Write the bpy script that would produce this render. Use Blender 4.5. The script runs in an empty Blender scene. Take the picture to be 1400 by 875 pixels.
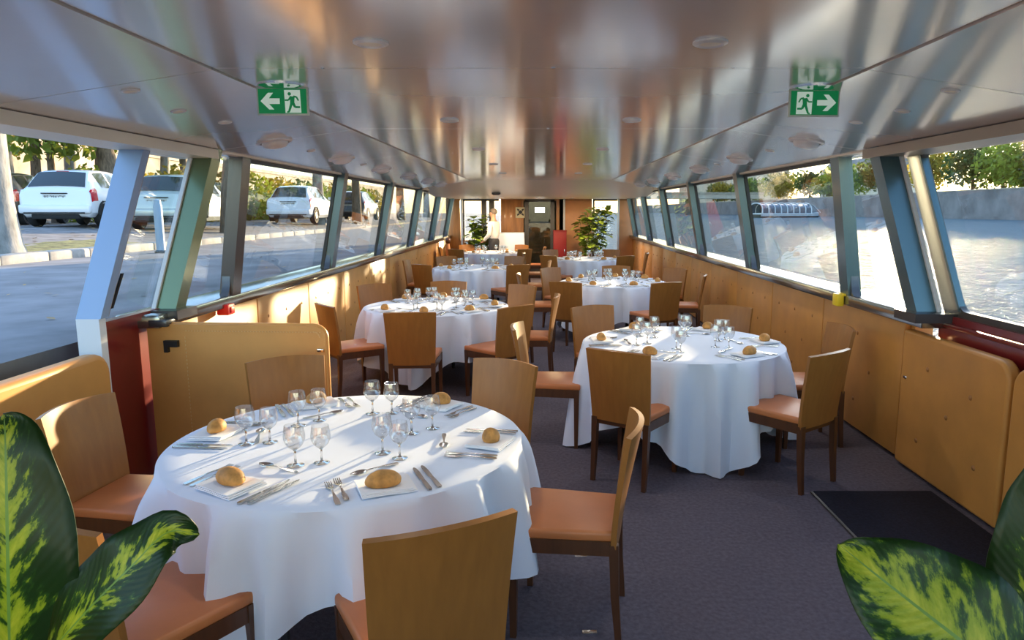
import bpy, bmesh, math, random
from mathutils import Vector, Matrix, noise
R_ = math.radians
PI = math.pi
random.seed(7)
scene = bpy.context.scene
C = scene.collection

# ------------------------------------------------------------------ camera, sky, sun, exposure
cam_d = bpy.data.cameras.new('camera')
cam = bpy.data.objects.new('camera', cam_d); C.objects.link(cam)
cam.location = (0, 0, 1.7)
cam.rotation_euler = (PI/2 - math.atan(149.5/960), 0, 0)
cam_d.sensor_fit = 'HORIZONTAL'; cam_d.sensor_width = 36
cam_d.lens = 960/1400*36
cam_d.shift_x = -39/1400
cam_d.clip_start = 0.05; cam_d.clip_end = 3000
scene.camera = cam

SUN_AZ, SUN_EL = R_(26.5), R_(6.0)
world = bpy.data.worlds.new('world'); scene.world = world
world.use_nodes = True
wn = world.node_tree
bg = wn.nodes['Background']
sky = wn.nodes.new('ShaderNodeTexSky')
sky.sky_type = 'NISHITA'
sky.sun_disc = False
sky.sun_elevation = R_(28)
sky.sun_rotation = SUN_AZ
sky.air_density = 1.5; sky.dust_density = .8; sky.ozone_density = 4.5
wn.links.new(sky.outputs[0], bg.inputs[0])
bg.inputs[1].default_value = 0.31

sun_d = bpy.data.lights.new('sun', 'SUN')
sun_d.energy = 9.5; sun_d.angle = R_(0.7); sun_d.color = (1.0, 0.74, 0.42)
sun = bpy.data.objects.new('sun', sun_d); C.objects.link(sun)
SUN_D = Vector((math.sin(SUN_AZ)*math.cos(SUN_EL), math.cos(SUN_AZ)*math.cos(SUN_EL), math.sin(SUN_EL)))
sun.rotation_euler = SUN_D.to_track_quat('Z', 'Y').to_euler()
sun.location = SUN_D*50

vs = scene.view_settings
vs.view_transform = 'Standard'; vs.look = 'None'; vs.gamma = 1.0
vs.use_curve_mapping = False
vs.exposure = 1.02

# ------------------------------------------------------------------ pixel helpers (photo frame 1400x875)
FP, PX, PY = 960.0, 739.0, 437.5
_p = math.atan(149.5/FP); _c, _s = math.cos(_p), math.sin(_p)
def ray(x, y):
    a = (x-PX)/FP; b = -(y-PY)/FP
    return Vector((a, _c+b*_s, -_s+b*_c))
def at_z(x, y, z):
    r = ray(x, y); return Vector((0, 0, 1.7)) + r*((z-1.7)/r.z)
def at_y(x, y, Y):
    r = ray(x, y); return Vector((0, 0, 1.7)) + r*(Y/r.y)

# ------------------------------------------------------------------ materials
M = {}
def new_mat(name):
    m = bpy.data.materials.new(name); m.use_nodes = True
    M[name] = m
    nt = m.node_tree
    return m, nt, nt.nodes['Principled BSDF']
def noise_node(nt, scale, detail=4, stretch=None, rough=.55):
    tc = nt.nodes.new('ShaderNodeTexCoord')
    n = nt.nodes.new('ShaderNodeTexNoise'); n.inputs['Scale'].default_value = scale
    n.inputs['Detail'].default_value = detail; n.inputs['Roughness'].default_value = rough
    if stretch:
        mp = nt.nodes.new('ShaderNodeMapping'); mp.inputs['Scale'].default_value = stretch
        nt.links.new(tc.outputs['Object'], mp.inputs[0]); nt.links.new(mp.outputs[0], n.inputs['Vector'])
    else:
        nt.links.new(tc.outputs['Object'], n.inputs['Vector'])
    return n
def ramp(nt, src, stops):
    r = nt.nodes.new('ShaderNodeValToRGB')
    el = r.color_ramp.elements
    while len(el) < len(stops): el.new(.5)
    for e, (p, c) in zip(el, stops):
        e.position = p; e.color = (*c, 1)
    nt.links.new(src, r.inputs[0])
    return r
def bump(nt, src, bs, strength, dist=.01):
    b = nt.nodes.new('ShaderNodeBump'); b.inputs['Strength'].default_value = strength
    b.inputs['Distance'].default_value = dist
    nt.links.new(src, b.inputs['Height']); nt.links.new(b.outputs[0], bs.inputs['Normal'])
def mat(name, col, rough=.5, metal=0, var=0, scale=8, stretch=None, bmp=0, bdist=.005, coat=0, spec=.5, sheen=0, emit=None):
    m, nt, b = new_mat(name)
    b.inputs['Base Color'].default_value = (*col, 1)
    b.inputs['Roughness'].default_value = rough; b.inputs['Metallic'].default_value = metal
    b.inputs['Coat Weight'].default_value = coat; b.inputs['Coat Roughness'].default_value = .12
    b.inputs['Specular IOR Level'].default_value = spec
    if sheen: b.inputs['Sheen Weight'].default_value = sheen
    if var or bmp:
        n = noise_node(nt, scale, 5, stretch)
        if var:
            lo = tuple(max(0, c*(1-var)) for c in col); hi = tuple(min(1, c*(1+var)) for c in col)
            r = ramp(nt, n.outputs[0], [(.3, lo), (.7, hi)])
            nt.links.new(r.outputs[0], b.inputs['Base Color'])
        if bmp: bump(nt, n.outputs[0], b, bmp, bdist)
    if emit:
        b.inputs['Emission Color'].default_value = (*emit[0], 1); b.inputs['Emission Strength'].default_value = emit[1]
    return m
def glass_mat(name, tint, f0, rough=0.0, ior=1.5):
    m, nt, b = new_mat(name); nt.nodes.remove(b)
    out = nt.nodes['Material Output']
    fr = nt.nodes.new('ShaderNodeFresnel')
    ge = nt.nodes.new('ShaderNodeNewGeometry'); mi = nt.nodes.new('ShaderNodeMix')     # same reflectance from both faces
    mi.inputs[2].default_value = ior; mi.inputs[3].default_value = 1/ior
    nt.links.new(ge.outputs['Backfacing'], mi.inputs[0]); nt.links.new(mi.outputs[0], fr.inputs[0])
    ad = nt.nodes.new('ShaderNodeMath'); ad.operation = 'MULTIPLY_ADD'; ad.use_clamp = True
    ad.inputs[1].default_value = 1.0; ad.inputs[2].default_value = f0
    tr = nt.nodes.new('ShaderNodeBsdfTransparent'); tr.inputs[0].default_value = (*tint, 1)
    gl = nt.nodes.new('ShaderNodeBsdfGlossy'); gl.inputs['Roughness'].default_value = rough
    mx = nt.nodes.new('ShaderNodeMixShader')
    nt.links.new(fr.outputs[0], ad.inputs[0]); nt.links.new(ad.outputs[0], mx.inputs[0])
    nt.links.new(tr.outputs[0], mx.inputs[1]); nt.links.new(gl.outputs[0], mx.inputs[2])
    nt.links.new(mx.outputs[0], out.inputs[0])
    return m

mat('carpet', (.125, .108, .13), .95, var=.22, scale=45, bmp=.6, bdist=.01, spec=.1)
mat('mat_black', (.012, .012, .022), .9, var=.4, scale=60, bmp=.5, spec=.2)
mat('ceiling', (.66, .62, .60), .20, var=.04, scale=1.2, bmp=.04, bdist=.05, coat=1.0, spec=.8)
mat('soffit', (.86, .78, .62), .28, spec=.5)
mat('roof', (.5, .5, .5), .6)
mat('seam', (.12, .11, .11), .6)
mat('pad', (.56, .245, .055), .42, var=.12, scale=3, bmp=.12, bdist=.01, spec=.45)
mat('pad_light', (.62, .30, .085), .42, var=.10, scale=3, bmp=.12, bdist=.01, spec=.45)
mat('stitch', (.70, .42, .18), .7)
mat('button', (.33, .13, .03), .5)
mat('sill', (.34, .34, .31), .16, metal=.9, var=.15, scale=2)
mat('post', (.09, .16, .19), .25, metal=.4, coat=.3)
mat('post_dark', (.10, .10, .105), .25, metal=.6)
mat('post_green', (.16, .22, .12), .25, metal=.4, coat=.3)
mat('frame_grey', (.10, .095, .09), .4, metal=.5)
mat('door_blue', (.28, .42, .68), .35)
mat('door_white', (.72, .76, .82), .4)
mat('door_red', (.17, .008, .010), .3, coat=.4)
mat('header', (.33, .26, .20), .35, metal=.3)
mat('black', (.012, .012, .013), .4)
mat('chrome', (.75, .76, .78), .12, metal=1)
mat('steel', (.55, .54, .52), .22, metal=1)
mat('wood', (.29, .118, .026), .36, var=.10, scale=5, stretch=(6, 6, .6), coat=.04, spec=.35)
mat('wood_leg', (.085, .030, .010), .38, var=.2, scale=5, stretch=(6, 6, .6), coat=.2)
mat('leather', (.52, .175, .055), .40, var=.08, scale=6, bmp=.08, spec=.5)
mat('cloth', (.70, .765, .89), .85, bmp=.03, scale=350, spec=.15, sheen=.15)
mat('napkin', (.82, .83, .86), .9, spec=.1)
mat('crust', (.52, .25, .06), .62, var=.35, scale=26, bmp=.25)
mat('back_wood', (.44, .175, .045), .4, var=.25, scale=3, stretch=(5, 5, .6), coat=.2)
mat('back_salmon', (.60, .27, .12), .4, var=.1, scale=3)
mat('red_cabinet', (.22, .003, .004), .55)
mat('dark_glass_room', (.10, .095, .05), .5, var=.5, scale=4)  # dark olive mottle stands in for the far door's reflection
mat('green_sign', (.0, .23, .07), .4, emit=((.0, .30, .09), .12))
mat('sign_white', (.72, .85, .76), .4, emit=((.7, .9, .78), .15))
mat('sign_acrylic', (.55, .62, .56), .25)
mat('asphalt', (.19, .19, .20), .9, var=.35, scale=1.3, bmp=.4, bdist=.02)
mat('carpark', (.19, .175, .17), .9, var=.4, scale=2.5, bmp=.3)
mat('kerb', (.30, .29, .27), .85, var=.3, scale=5, bmp=.3)
mat('grass', (.16, .15, .05), .95, var=.6, scale=6, bmp=.6, bdist=.03)
mat('bark', (.15, .11, .075), .9, var=.5, scale=5, stretch=(3, 3, .8), bmp=.6, bdist=.03)
mat('bark_pale', (.23, .225, .21), .9, var=.4, scale=4, stretch=(2, 2, .8), bmp=.5, bdist=.03)
mat('leaf_tree', (.22, .28, .035), .7, var=.5, scale=.6)
mat('leaf_dark', (.075, .12, .03), .7, var=.5, scale=.5)
mat('leaf_gold', (.36, .28, .03), .7, var=.4, scale=.6)
mat('leaf_dry', (.36, .24, .10), .8, var=.4, scale=4)
for k in ('leaf_tree', 'leaf_dark', 'leaf_gold'):      # thin leaves let light through
    nt = M[k].node_tree; b = nt.nodes['Principled BSDF']; out = nt.nodes['Material Output']
    tl = nt.nodes.new('ShaderNodeBsdfTranslucent'); mx = nt.nodes.new('ShaderNodeMixShader'); mx.inputs[0].default_value = .4
    src = b.inputs['Base Color'].links[0].from_socket
    nt.links.new(src, tl.inputs[0]); nt.links.new(b.outputs[0], mx.inputs[1]); nt.links.new(tl.outputs[0], mx.inputs[2])
    nt.links.new(mx.outputs[0], out.inputs[0])
mat('stone', (.42, .36, .28), .9, var=.35, scale=.8, bmp=.4, bdist=.05)
mat('stone_far', (.22, .20, .20), .9, var=.3, scale=.25)
mat('building', (.62, .53, .42), .8, var=.1, scale=.5)
mat('far_ground', (.3, .27, .15), .9, var=.3, scale=.2)
mat('car_white', (.78, .79, .82), .25, coat=.6)
mat('car_silver', (.45, .49, .46), .3, metal=.3, coat=.5)
mat('car_dark', (.02, .022, .025), .3, coat=.6)
mat('car_glass', (.02, .025, .02), .05, coat=1.0)
mat('tail_red', (.55, .01, .02), .2, coat=.5)
mat('rubber', (.015, .015, .016), .8)
mat('hub', (.16, .16, .17), .4, metal=.5)
mat('plate', (.50, .50, .45), .5)
mat('ink', (.02, .02, .03), .6)
mat('bollard', (.33, .42, .52), .5)
mat('boat_white', (.75, .75, .76), .4)
mat('boat_glass', (.10, .13, .17), .08, coat=.6)
mat('boat_dark', (.06, .05, .05), .5)
mat('pot', (.10, .055, .035), .6, var=.2, scale=8)
mat('soil', (.03, .02, .014), .95)
mat('stem', (.10, .20, .035), .5)
mat('ficus', (.20, .28, .035), .30, var=.55, scale=6, coat=.4)
mat('shirt', (.72, .70, .68), .85)
mat('trousers', (.03, .03, .035), .85)
mat('skin', (.50, .26, .17), .6)
mat('hair', (.16, .13, .11), .8)
mat('shoe', (.012, .012, .012), .5)
mat('red_plastic', (.55, .01, .02), .4)
mat('yellow_plastic', (.75, .55, .02), .4)
mat('sign_cream', (.62, .55, .36), .6)
glass_mat('window_glass', (.95, .97, .96), .0)
glass_mat('wine_glass', (.992, .994, .994), .05, ior=1.95)
m, nt, b = new_mat('wine_stem'); b.inputs['Transmission Weight'].default_value = 1; b.inputs['Roughness'].default_value = .0; b.inputs['IOR'].default_value = 1.5
mat('lamp_rim', (.80, .79, .78), .3, metal=.2)
mat('lamp_lens', (.07, .07, .075), .25)

# variegated leaf
m, nt, b = new_mat('variegated')
uv = nt.nodes.new('ShaderNodeUVMap')
sx = nt.nodes.new('ShaderNodeSeparateXYZ'); nt.links.new(uv.outputs[0], sx.inputs[0])
def mth(op, a, bb=None, clamp=False):
    n = nt.nodes.new('ShaderNodeMath'); n.operation = op; n.use_clamp = clamp
    for i, v in enumerate((a, bb)):
        if v is None: continue
        if isinstance(v, (int, float)): n.inputs[i].default_value = v
        else: nt.links.new(v, n.inputs[i])
    return n.outputs[0]
au = mth('ABSOLUTE', mth('SUBTRACT', sx.outputs[0], .5))          # 0 at midrib .. .5 at margin
along = mth('SUBTRACT', sx.outputs[1], mth('MULTIPLY', au, .45))   # veins sweep to the tip
cx = nt.nodes.new('ShaderNodeCombineXYZ')
nt.links.new(mth('MULTIPLY', sx.outputs[0], 3.6), cx.inputs[0]); nt.links.new(mth('MULTIPLY', along, 9), cx.inputs[1])
nz = nt.nodes.new('ShaderNodeTexNoise'); nz.inputs['Scale'].default_value = 1.6; nz.inputs['Detail'].default_value = 5
nz.inputs['Roughness'].default_value = .62
oi = nt.nodes.new('ShaderNodeObjectInfo')
nt.links.new(mth('MULTIPLY', oi.outputs['Random'], 40), cx.inputs[2])
nt.links.new(cx.outputs[0], nz.inputs['Vector'])
score = mth('ADD', nz.outputs[0], mth('MULTIPLY', mth('SUBTRACT', .27, au), .75))
rp = ramp(nt, score, [(.52, (.010, .045, .004)), (.60, (.03, .10, .008)), (.645, (.32, .42, .02)), (.85, (.60, .62, .06))])
vn = mth('LESS_THAN', au, .012)
mixc = nt.nodes.new('ShaderNodeMix'); mixc.data_type = 'RGBA'
nt.links.new(vn, mixc.inputs[0]); nt.links.new(rp.outputs[0], mixc.inputs[6]); mixc.inputs[7].default_value = (.22, .38, .08, 1)
nt.links.new(mixc.outputs[2], b.inputs['Base Color'])
b.inputs['Roughness'].default_value = .42; b.inputs['Coat Weight'].default_value = .05
wv = nt.nodes.new('ShaderNodeTexWave'); wv.inputs['Scale'].default_value = .9; wv.inputs['Distortion'].default_value = 1.2
nt.links.new(cx.outputs[0], wv.inputs['Vector']); wv.bands_direction = 'Y'
bump(nt, wv.outputs[0], b, .12, .003)
tl = nt.nodes.new('ShaderNodeBsdfTranslucent'); mx = nt.nodes.new('ShaderNodeMixShader'); mx.inputs[0].default_value = .3
nt.links.new(mixc.outputs[2], tl.inputs[0]); nt.links.new(b.outputs[0], mx.inputs[1]); nt.links.new(tl.outputs[0], mx.inputs[2])
nt.links.new(mx.outputs[0], nt.nodes['Material Output'].inputs[0])

mp2 = M['variegated'].copy(); mp2.name = 'variegated_pale'; M['variegated_pale'] = mp2
for n_ in mp2.node_tree.nodes:
    if n_.type == 'VALTORGB':
        for e_, p_ in zip(n_.color_ramp.elements, (.40, .47, .56, .80)): e_.position = p_
# water
m, nt, b = new_mat('water')
b.inputs['Base Color'].default_value = (.17, .21, .24, 1); b.inputs['Roughness'].default_value = .10
b.inputs['IOR'].default_value = 1.33; b.inputs['Specular IOR Level'].default_value = .12
tcw = nt.nodes.new('ShaderNodeTexCoord')
mpw = nt.nodes.new('ShaderNodeMapping'); mpw.inputs['Scale'].default_value = (.8, 1.3, 1); mpw.inputs['Rotation'].default_value = (0, 0, .5)
nt.links.new(tcw.outputs['Object'], mpw.inputs[0])
n1 = nt.nodes.new('ShaderNodeTexNoise'); n1.inputs['Scale'].default_value = 1.1; n1.inputs['Detail'].default_value = 6; n1.inputs['Roughness'].default_value = .6
nt.links.new(mpw.outputs[0], n1.inputs['Vector'])
bump(nt, n1.outputs[0], b, 1.0, .6)
nt.nodes.remove(b)                       # silty river: mostly matt body under a thin reflecting skin
df = nt.nodes.new('ShaderNodeBsdfDiffuse'); df.inputs[0].default_value = (.15, .19, .21, 1)
gw = nt.nodes.new('ShaderNodeBsdfGlossy'); gw.inputs['Roughness'].default_value = .10
fw = nt.nodes.new('ShaderNodeFresnel'); fw.inputs[0].default_value = 1.33
bn = [q for q in nt.nodes if q.type == 'BUMP'][0]
for q in (df, gw, fw): nt.links.new(bn.outputs[0], q.inputs['Normal'])
mw = nt.nodes.new('ShaderNodeMath'); mw.operation = 'MULTIPLY'; mw.inputs[1].default_value = .16; nt.links.new(fw.outputs[0], mw.inputs[0])
xw = nt.nodes.new('ShaderNodeMixShader'); nt.links.new(mw.outputs[0], xw.inputs[0]); nt.links.new(df.outputs[0], xw.inputs[1]); nt.links.new(gw.outputs[0], xw.inputs[2])
nt.links.new(xw.outputs[0], nt.nodes['Material Output'].inputs[0])

# ------------------------------------------------------------------ mesh builder
class MB:
    def __init__(s): s.v = []; s.f = []; s.uv = None
    def add(s, vs, fs):
        o = len(s.v); s.v += [tuple(v) for v in vs]; s.f += [tuple(i+o for i in f) for f in fs]; return s
    def box(s, x0, x1, y0, y1, z0, z1):
        return s.add([(x0,y0,z0),(x1,y0,z0),(x1,y1,z0),(x0,y1,z0),(x0,y0,z1),(x1,y0,z1),(x1,y1,z1),(x0,y1,z1)],
                     [(0,3,2,1),(4,5,6,7),(0,1,5,4),(1,2,6,5),(2,3,7,6),(3,0,4,7)])
    def hexa(s, p8):
        return s.add(p8, [(0,3,2,1),(4,5,6,7),(0,1,5,4),(1,2,6,5),(2,3,7,6),(3,0,4,7)])
    def rbox(s, x0, x1, y0, y1, z0, z1, r=.01, seg=2):
        bm = bmesh.new(); bmesh.ops.create_cube(bm, size=1)
        for v in bm.verts:
            v.co = ((x0+x1)/2+v.co.x*(x1-x0), (y0+y1)/2+v.co.y*(y1-y0), (z0+z1)/2+v.co.z*(z1-z0))
        bmesh.ops.bevel(bm, geom=bm.edges[:], offset=r, segments=seg, profile=.5, affect='EDGES')
        bm.verts.index_update()
        s.add([v.co[:] for v in bm.verts], [[v.index for v in f.verts] for f in bm.faces]); bm.free(); return s
    def prism(s, poly, axis, a, b):
        # poly in the plane across axis ('x': (y,z), 'y': (x,z), 'z': (x,y)); extruded a..b
        def P(p, t): return {'x': (t, p[0], p[1]), 'y': (p[0], t, p[1]), 'z': (p[0], p[1], t)}[axis]
        n = len(poly)
        return s.add([P(p, a) for p in poly]+[P(p, b) for p in poly],
                     [tuple(range(n)), tuple(range(2*n-1, n-1, -1))]+[(i, (i+1) % n, n+(i+1) % n, n+i) for i in range(n)])
    def tube(s, pts, rad, n=8, cap=True, sq=None):
        pts = [Vector(p) for p in pts]; k = len(pts)
        if not hasattr(rad, '__len__'): rad = [rad]*k
        vs = []; fs = []
        t0 = (pts[1]-pts[0]).normalized()
        ref = Vector((0, 0, 1)) if abs(t0.z) < .9 else Vector((0, 1, 0))
        for i, p in enumerate(pts):
            t = (pts[min(i+1, k-1)]-pts[max(i-1, 0)]).normalized()
            a = t.cross(ref).normalized(); b = t.cross(a).normalized()
            for j in range(n):
                an = 2*PI*(j+.5)/n
                q = 1/max(abs(math.cos(an)), abs(math.sin(an))) if sq else 1
                vs.append(p+(a*math.cos(an)+b*math.sin(an))*rad[i]*q)
        for i in range(k-1):
            for j in range(n): fs.append((i*n+j, i*n+(j+1) % n, (i+1)*n+(j+1) % n, (i+1)*n+j))
        if cap: fs += [tuple(range(n-1, -1, -1)), tuple(range((k-1)*n, k*n))]
        return s.add(vs, fs)
    def lathe(s, prof, n=16, c=(0, 0, 0)):
        vs = []; fs = []; k = len(prof)
        for r, z in prof:
            for j in range(n):
                a = 2*PI*j/n; vs.append((c[0]+r*math.cos(a), c[1]+r*math.sin(a), c[2]+z))
        for i in range(k-1):
            for j in range(n): fs.append((i*n+j, i*n+(j+1) % n, (i+1)*n+(j+1) % n, (i+1)*n+j))
        if prof[0][0] > 1e-5: fs.append(tuple(range(n-1, -1, -1)))
        if prof[-1][0] > 1e-5: fs.append(tuple(range((k-1)*n, k*n)))
        return s.add(vs, fs)
    def ball(s, c, r, n=10, m=6):
        rx, ry, rz = r if hasattr(r, '__len__') else (r, r, r)
        vs = []; fs = []
        for i in range(m+1):
            t = PI*i/m
            for j in range(n):
                a = 2*PI*j/n; vs.append((c[0]+rx*math.sin(t)*math.cos(a), c[1]+ry*math.sin(t)*math.sin(a), c[2]-rz*math.cos(t)))
        for i in range(m):
            for j in range(n): fs.append((i*n+j, i*n+(j+1) % n, (i+1)*n+(j+1) % n, (i+1)*n+j))
        return s.add(vs, fs)
    def grid(s, fn, nu, nv, close=False):
        vs = [fn(i/(nu-1), j/(nv-1)) for i in range(nu) for j in range(nv)]
        fs = [(i*nv+j, (i+1)*nv+j, (i+1)*nv+j+1, i*nv+j+1) for i in range(nu-1) for j in range(nv-1)]
        return s.add(vs, fs)
    def slab(s, fn, nu, nv, th):
        # closed sheet of thickness th along the surface normal
        P = [[Vector(fn(i/(nu-1), j/(nv-1))) for j in range(nv)] for i in range(nu)]
        A = []; B = []
        for i in range(nu):
            for j in range(nv):
                du = P[min(i+1, nu-1)][j]-P[max(i-1, 0)][j]; dv = P[i][min(j+1, nv-1)]-P[i][max(j-1, 0)]
                nn = du.cross(dv); nn = nn.normalized() if nn.length > 1e-9 else Vector((0, 0, 1))
                A.append(P[i][j]+nn*th/2); B.append(P[i][j]-nn*th/2)
        o = nu*nv; fs = []
        for i in range(nu-1):
            for j in range(nv-1):
                q = (i*nv+j, (i+1)*nv+j, (i+1)*nv+j+1, i*nv+j+1)
                fs.append(q); fs.append(tuple(k+o for k in reversed(q)))
        ring = [i*nv for i in range(nu)]+[(nu-1)*nv+j for j in range(1, nv)]+[i*nv+nv-1 for i in range(nu-2, -1, -1)]+[j for j in range(nv-2, 0, -1)]
        for a, b_ in zip(ring, ring[1:]+ring[:1]): fs.append((a, a+o, b_+o, b_))
        return s.add(A+B, fs)
    def mesh(s, name, smooth=40, merge=False):
        me = bpy.data.meshes.new(name); me.from_pydata(s.v, [], s.f); me.update()
        bm = bmesh.new(); bm.from_mesh(me)
        if merge: bmesh.ops.remove_doubles(bm, verts=bm.verts, dist=1e-5)
        bmesh.ops.recalc_face_normals(bm, faces=bm.faces); bm.to_mesh(me); bm.free()
        if smooth:
            me.shade_smooth(); me.set_sharp_from_angle(angle=R_(smooth))
        return me
    def build(s, name, material, parent=None, smooth=40, loc=None, rot=None, merge=False):
        return obj(name, s.mesh(name, smooth, merge), material, parent, loc, rot)
def obj(name, me, material=None, parent=None, loc=None, rot=None):
    o = bpy.data.objects.new(name, me); C.objects.link(o)
    if material and me is not None and not me.materials: me.materials.append(M[material])
    if parent: o.parent = parent
    if loc: o.location = loc
    if rot: o.rotation_euler = rot
    return o
def tag(o, label, cat, group=None, kind=None):
    o['label'] = label; o['category'] = cat
    if group: o['group'] = group
    if kind: o['kind'] = kind
    return o
def thing(name, label, cat, loc=(0, 0, 0), rotz=0, group=None, kind=None):
    o = bpy.data.objects.new(name, None); C.objects.link(o)
    o.empty_display_size = .1
    o.location = loc; o.rotation_euler = (0, 0, rotz)
    return tag(o, label, cat, group, kind)
def struct(name, mb, material, label, cat, smooth=40):
    return tag(mb.build(name, material, None, smooth), label, cat, kind='structure')
def dup(root, loc, rotz, label=None, group=None):
    r = root.copy(); C.objects.link(r); r.location = loc
    r.rotation_euler = (0, 0, rotz)
    if label: r['label'] = label
    if group: r['group'] = group
    for ch in root.children:
        c = ch.copy(); C.objects.link(c); c.parent = r
        for g in ch.children:
            d = g.copy(); C.objects.link(d); d.parent = c
    return r
def arc_rect(y0, y1, z0, z1, r, corners, n=6):
    # outline of a rectangle in (y, z) with some rounded corners: corners subset of 'bl','br','tr','tl'
    out = []
    for key, cy, cz, a0 in (('bl', y0, z0, PI), ('br', y1, z0, 1.5*PI), ('tr', y1, z1, 0), ('tl', y0, z1, .5*PI)):
        if key in corners:
            oy = y0+r if cy == y0 else y1-r; oz = z0+r if cz == z0 else z1-r
            out += [(oy+r*math.cos(a0+.5*PI*i/n), oz+r*math.sin(a0+.5*PI*i/n)) for i in range(n+1)]
        else: out.append((cy, cz))
    return out
def lerp(a, b, t): return a+(b-a)*t

# ------------------------------------------------------------------ the boat: structure
YB, YE = -2.6, 18.8          # cabin ends
XS, ZS = 2.46, 1.06          # sill
XT, ZT = 2.26, 2.09          # window head
struct('floor', MB().box(-2.6, 2.6, YB, 20.8, -.12, 0), 'carpet', 'dark purple grey carpet on the cabin floor', 'floor')

walls = {}
for side, sx_ in (('left', -1), ('right', 1)):
    w = MB()
    w.box(min(sx_*2.5, sx_*2.62), max(sx_*2.5, sx_*2.62), 4.62, YE, 0, .98)
    walls[side] = struct('wall_'+side, w, 'pad', 'low %s cabin wall under the windows, padded in tan leather' % side, 'wall')
    # padded panels
    ys = [4.66, 6.03, 7.38, 8.73, 10.08, 11.43, 12.78, 14.13, 15.48, 16.83, 18.18, 18.78]
    for i in range(len(ys)-1):
        L = ys[i+1]-ys[i]-.012
        mb = MB().rbox(-.025, .025, 0, L, 0, .94, .014, 2)
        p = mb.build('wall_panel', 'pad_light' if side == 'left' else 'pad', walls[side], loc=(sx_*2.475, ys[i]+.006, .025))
        if L > 1:
            for ky, kz in ((.22, .74), (.66, .74), (1.1, .74), (.44, .48), (.88, .48), (.22, .22), (.66, .22), (1.1, .22)):
                if i == 0 and side == 'right' and ky == .22: continue
                if 'btn' not in M:
                    M['btn'] = M['button']
                    btn = MB().ball((0, 0, 0), (.008, .016, .016), 8, 4).mesh('button')
                    btn.materials.append(M['button'])
                obj('button', btn, None, p, loc=(-sx_*.024, ky*L/1.32, kz))
    # sill
    a, b2 = (2.36, 2.64) if sx_ > 0 else (-2.64, -2.36)
    sl = MB().rbox(a, b2, 4.30, YE, .975, ZS, .012, 2)
    struct('trim_%d' % (1 if sx_ < 0 else 2), sl, 'sill', 'polished metal ledge under the %s windows' % side, 'ledge')
    # window posts
    py = [5.42, 8.0, 10.56, 13.12, 15.62, 18.0]
    for i, y in enumerate(py):
        w2 = .075
        mb = MB()
        ins = .10
        dxi = (-sx_*ins)
        zb, zt = ZS-.005, ZT+.03
        bx, tx = sx_*XS, sx_*XT
        if i == 0: tx = sx_*2.31
        mb.hexa([(bx+dxi, y-w2, zb), (bx, y-w2, zb), (bx, y+w2, zb), (bx+dxi, y+w2, zb),
                 (tx+dxi, y-w2, zt), (tx, y-w2, zt), (tx, y+w2, zt), (tx+dxi, y+w2, zt)])
        o = mb.build('window_post', 'post_dark' if (side == 'left' and i == 0) else 'post', walls[side])
        # flared foot gusset
        gx = bx+dxi*.3
        g = MB().prism([(y-w2, zb), (y-w2-.07, zb), (y-w2-.035, zb+.03), (y-w2-.012, zb+.08), (y-w2, zb+.15)], 'x', min(gx, gx+dxi*.6), max(gx, gx+dxi*.6))
        g.build('gusset', 'post_dark', o)
    # panes
    edges = py+[YE]
    for i in range(len(edges)-1):
        n = i+1+(0 if sx_ < 0 else 10)
        y0, y1 = edges[i]+.06, edges[i+1]-.06
        if i == len(edges)-2: y1 = YE
        wdw = thing('window_%d' % n, 'slanted window, %s of the %s side bays' % (['first past the cross braced post', 'second', 'third', 'fourth', 'fifth', 'last narrow one'][i], side), 'window', kind='structure')
        dx = sx_*.006
        bx, tx = sx_*(XS+.01), sx_*(XT+.01)
        MB().hexa([(bx, y0, ZS-.01), (bx+dx, y0, ZS-.01), (bx+dx, y1, ZS-.01), (bx, y1, ZS-.01),
                   (tx, y0, ZT+.02), (tx+dx, y0, ZT+.02), (tx+dx, y1, ZT+.02), (tx, y1, ZT+.02)]).build('pane', 'window_glass', wdw, 0)
        fr = MB()
        for yy in (y0, y1-.03):
            fr.hexa([(bx-dx*4, yy, ZS), (bx+dx*2, yy, ZS), (bx+dx*2, yy+.03, ZS), (bx-dx*4, yy+.03, ZS),
                     (tx-dx*4, yy, ZT), (tx+dx*2, yy, ZT), (tx+dx*2, yy+.03, ZT), (tx-dx*4, yy+.03, ZT)])
        fr.box(min(tx-dx*4, tx+dx*2), max(tx-dx*4, tx+dx*2), y0, y1, ZT-.025, ZT+.01)
        fr.build('gasket', 'black', wdw, 0)
    # raked end post beside the doorway and its little triangular pane
    yb, yt = (4.50, 4.80) if sx_ < 0 else (4.36, 4.66)
    zb, zt = ZS-.02, ZT+.04
    bx, tx = sx_*2.50, sx_*2.30
    wd = .13
    mb = MB().hexa([(bx-sx_*.13, yb, zb), (bx, yb, zb), (bx, yb+wd, zb), (bx-sx_*.13, yb+wd, zb),
                    (tx-sx_*.13, yt, zt), (tx, yt, zt), (tx, yt+wd, zt), (tx-sx_*.13, yt+wd, zt)])
    rp_ = mb.build('raked_post', 'post_green' if sx_ < 0 else 'post', walls[side])
    MB().hexa([(bx-sx_*.005, yb-.018, zb), (bx+sx_*.02, yb-.018, zb), (bx+sx_*.02, yb, zb), (bx-sx_*.005, yb, zb),
               (tx-sx_*.005, yt-.018, zt), (tx+sx_*.02, yt-.018, zt), (tx+sx_*.02, yt, zt), (tx-sx_*.005, yt, zt)]).build('edge_strip', 'door_white', rp_)
    wdw = thing('window_%d' % (7 if sx_ < 0 else 17), 'narrow window between the raked post and upright post, %s side' % side, 'window', kind='structure')
    bx, tx = sx_*(XS+.01), sx_*(XT+.01); dx = sx_*.006
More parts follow.
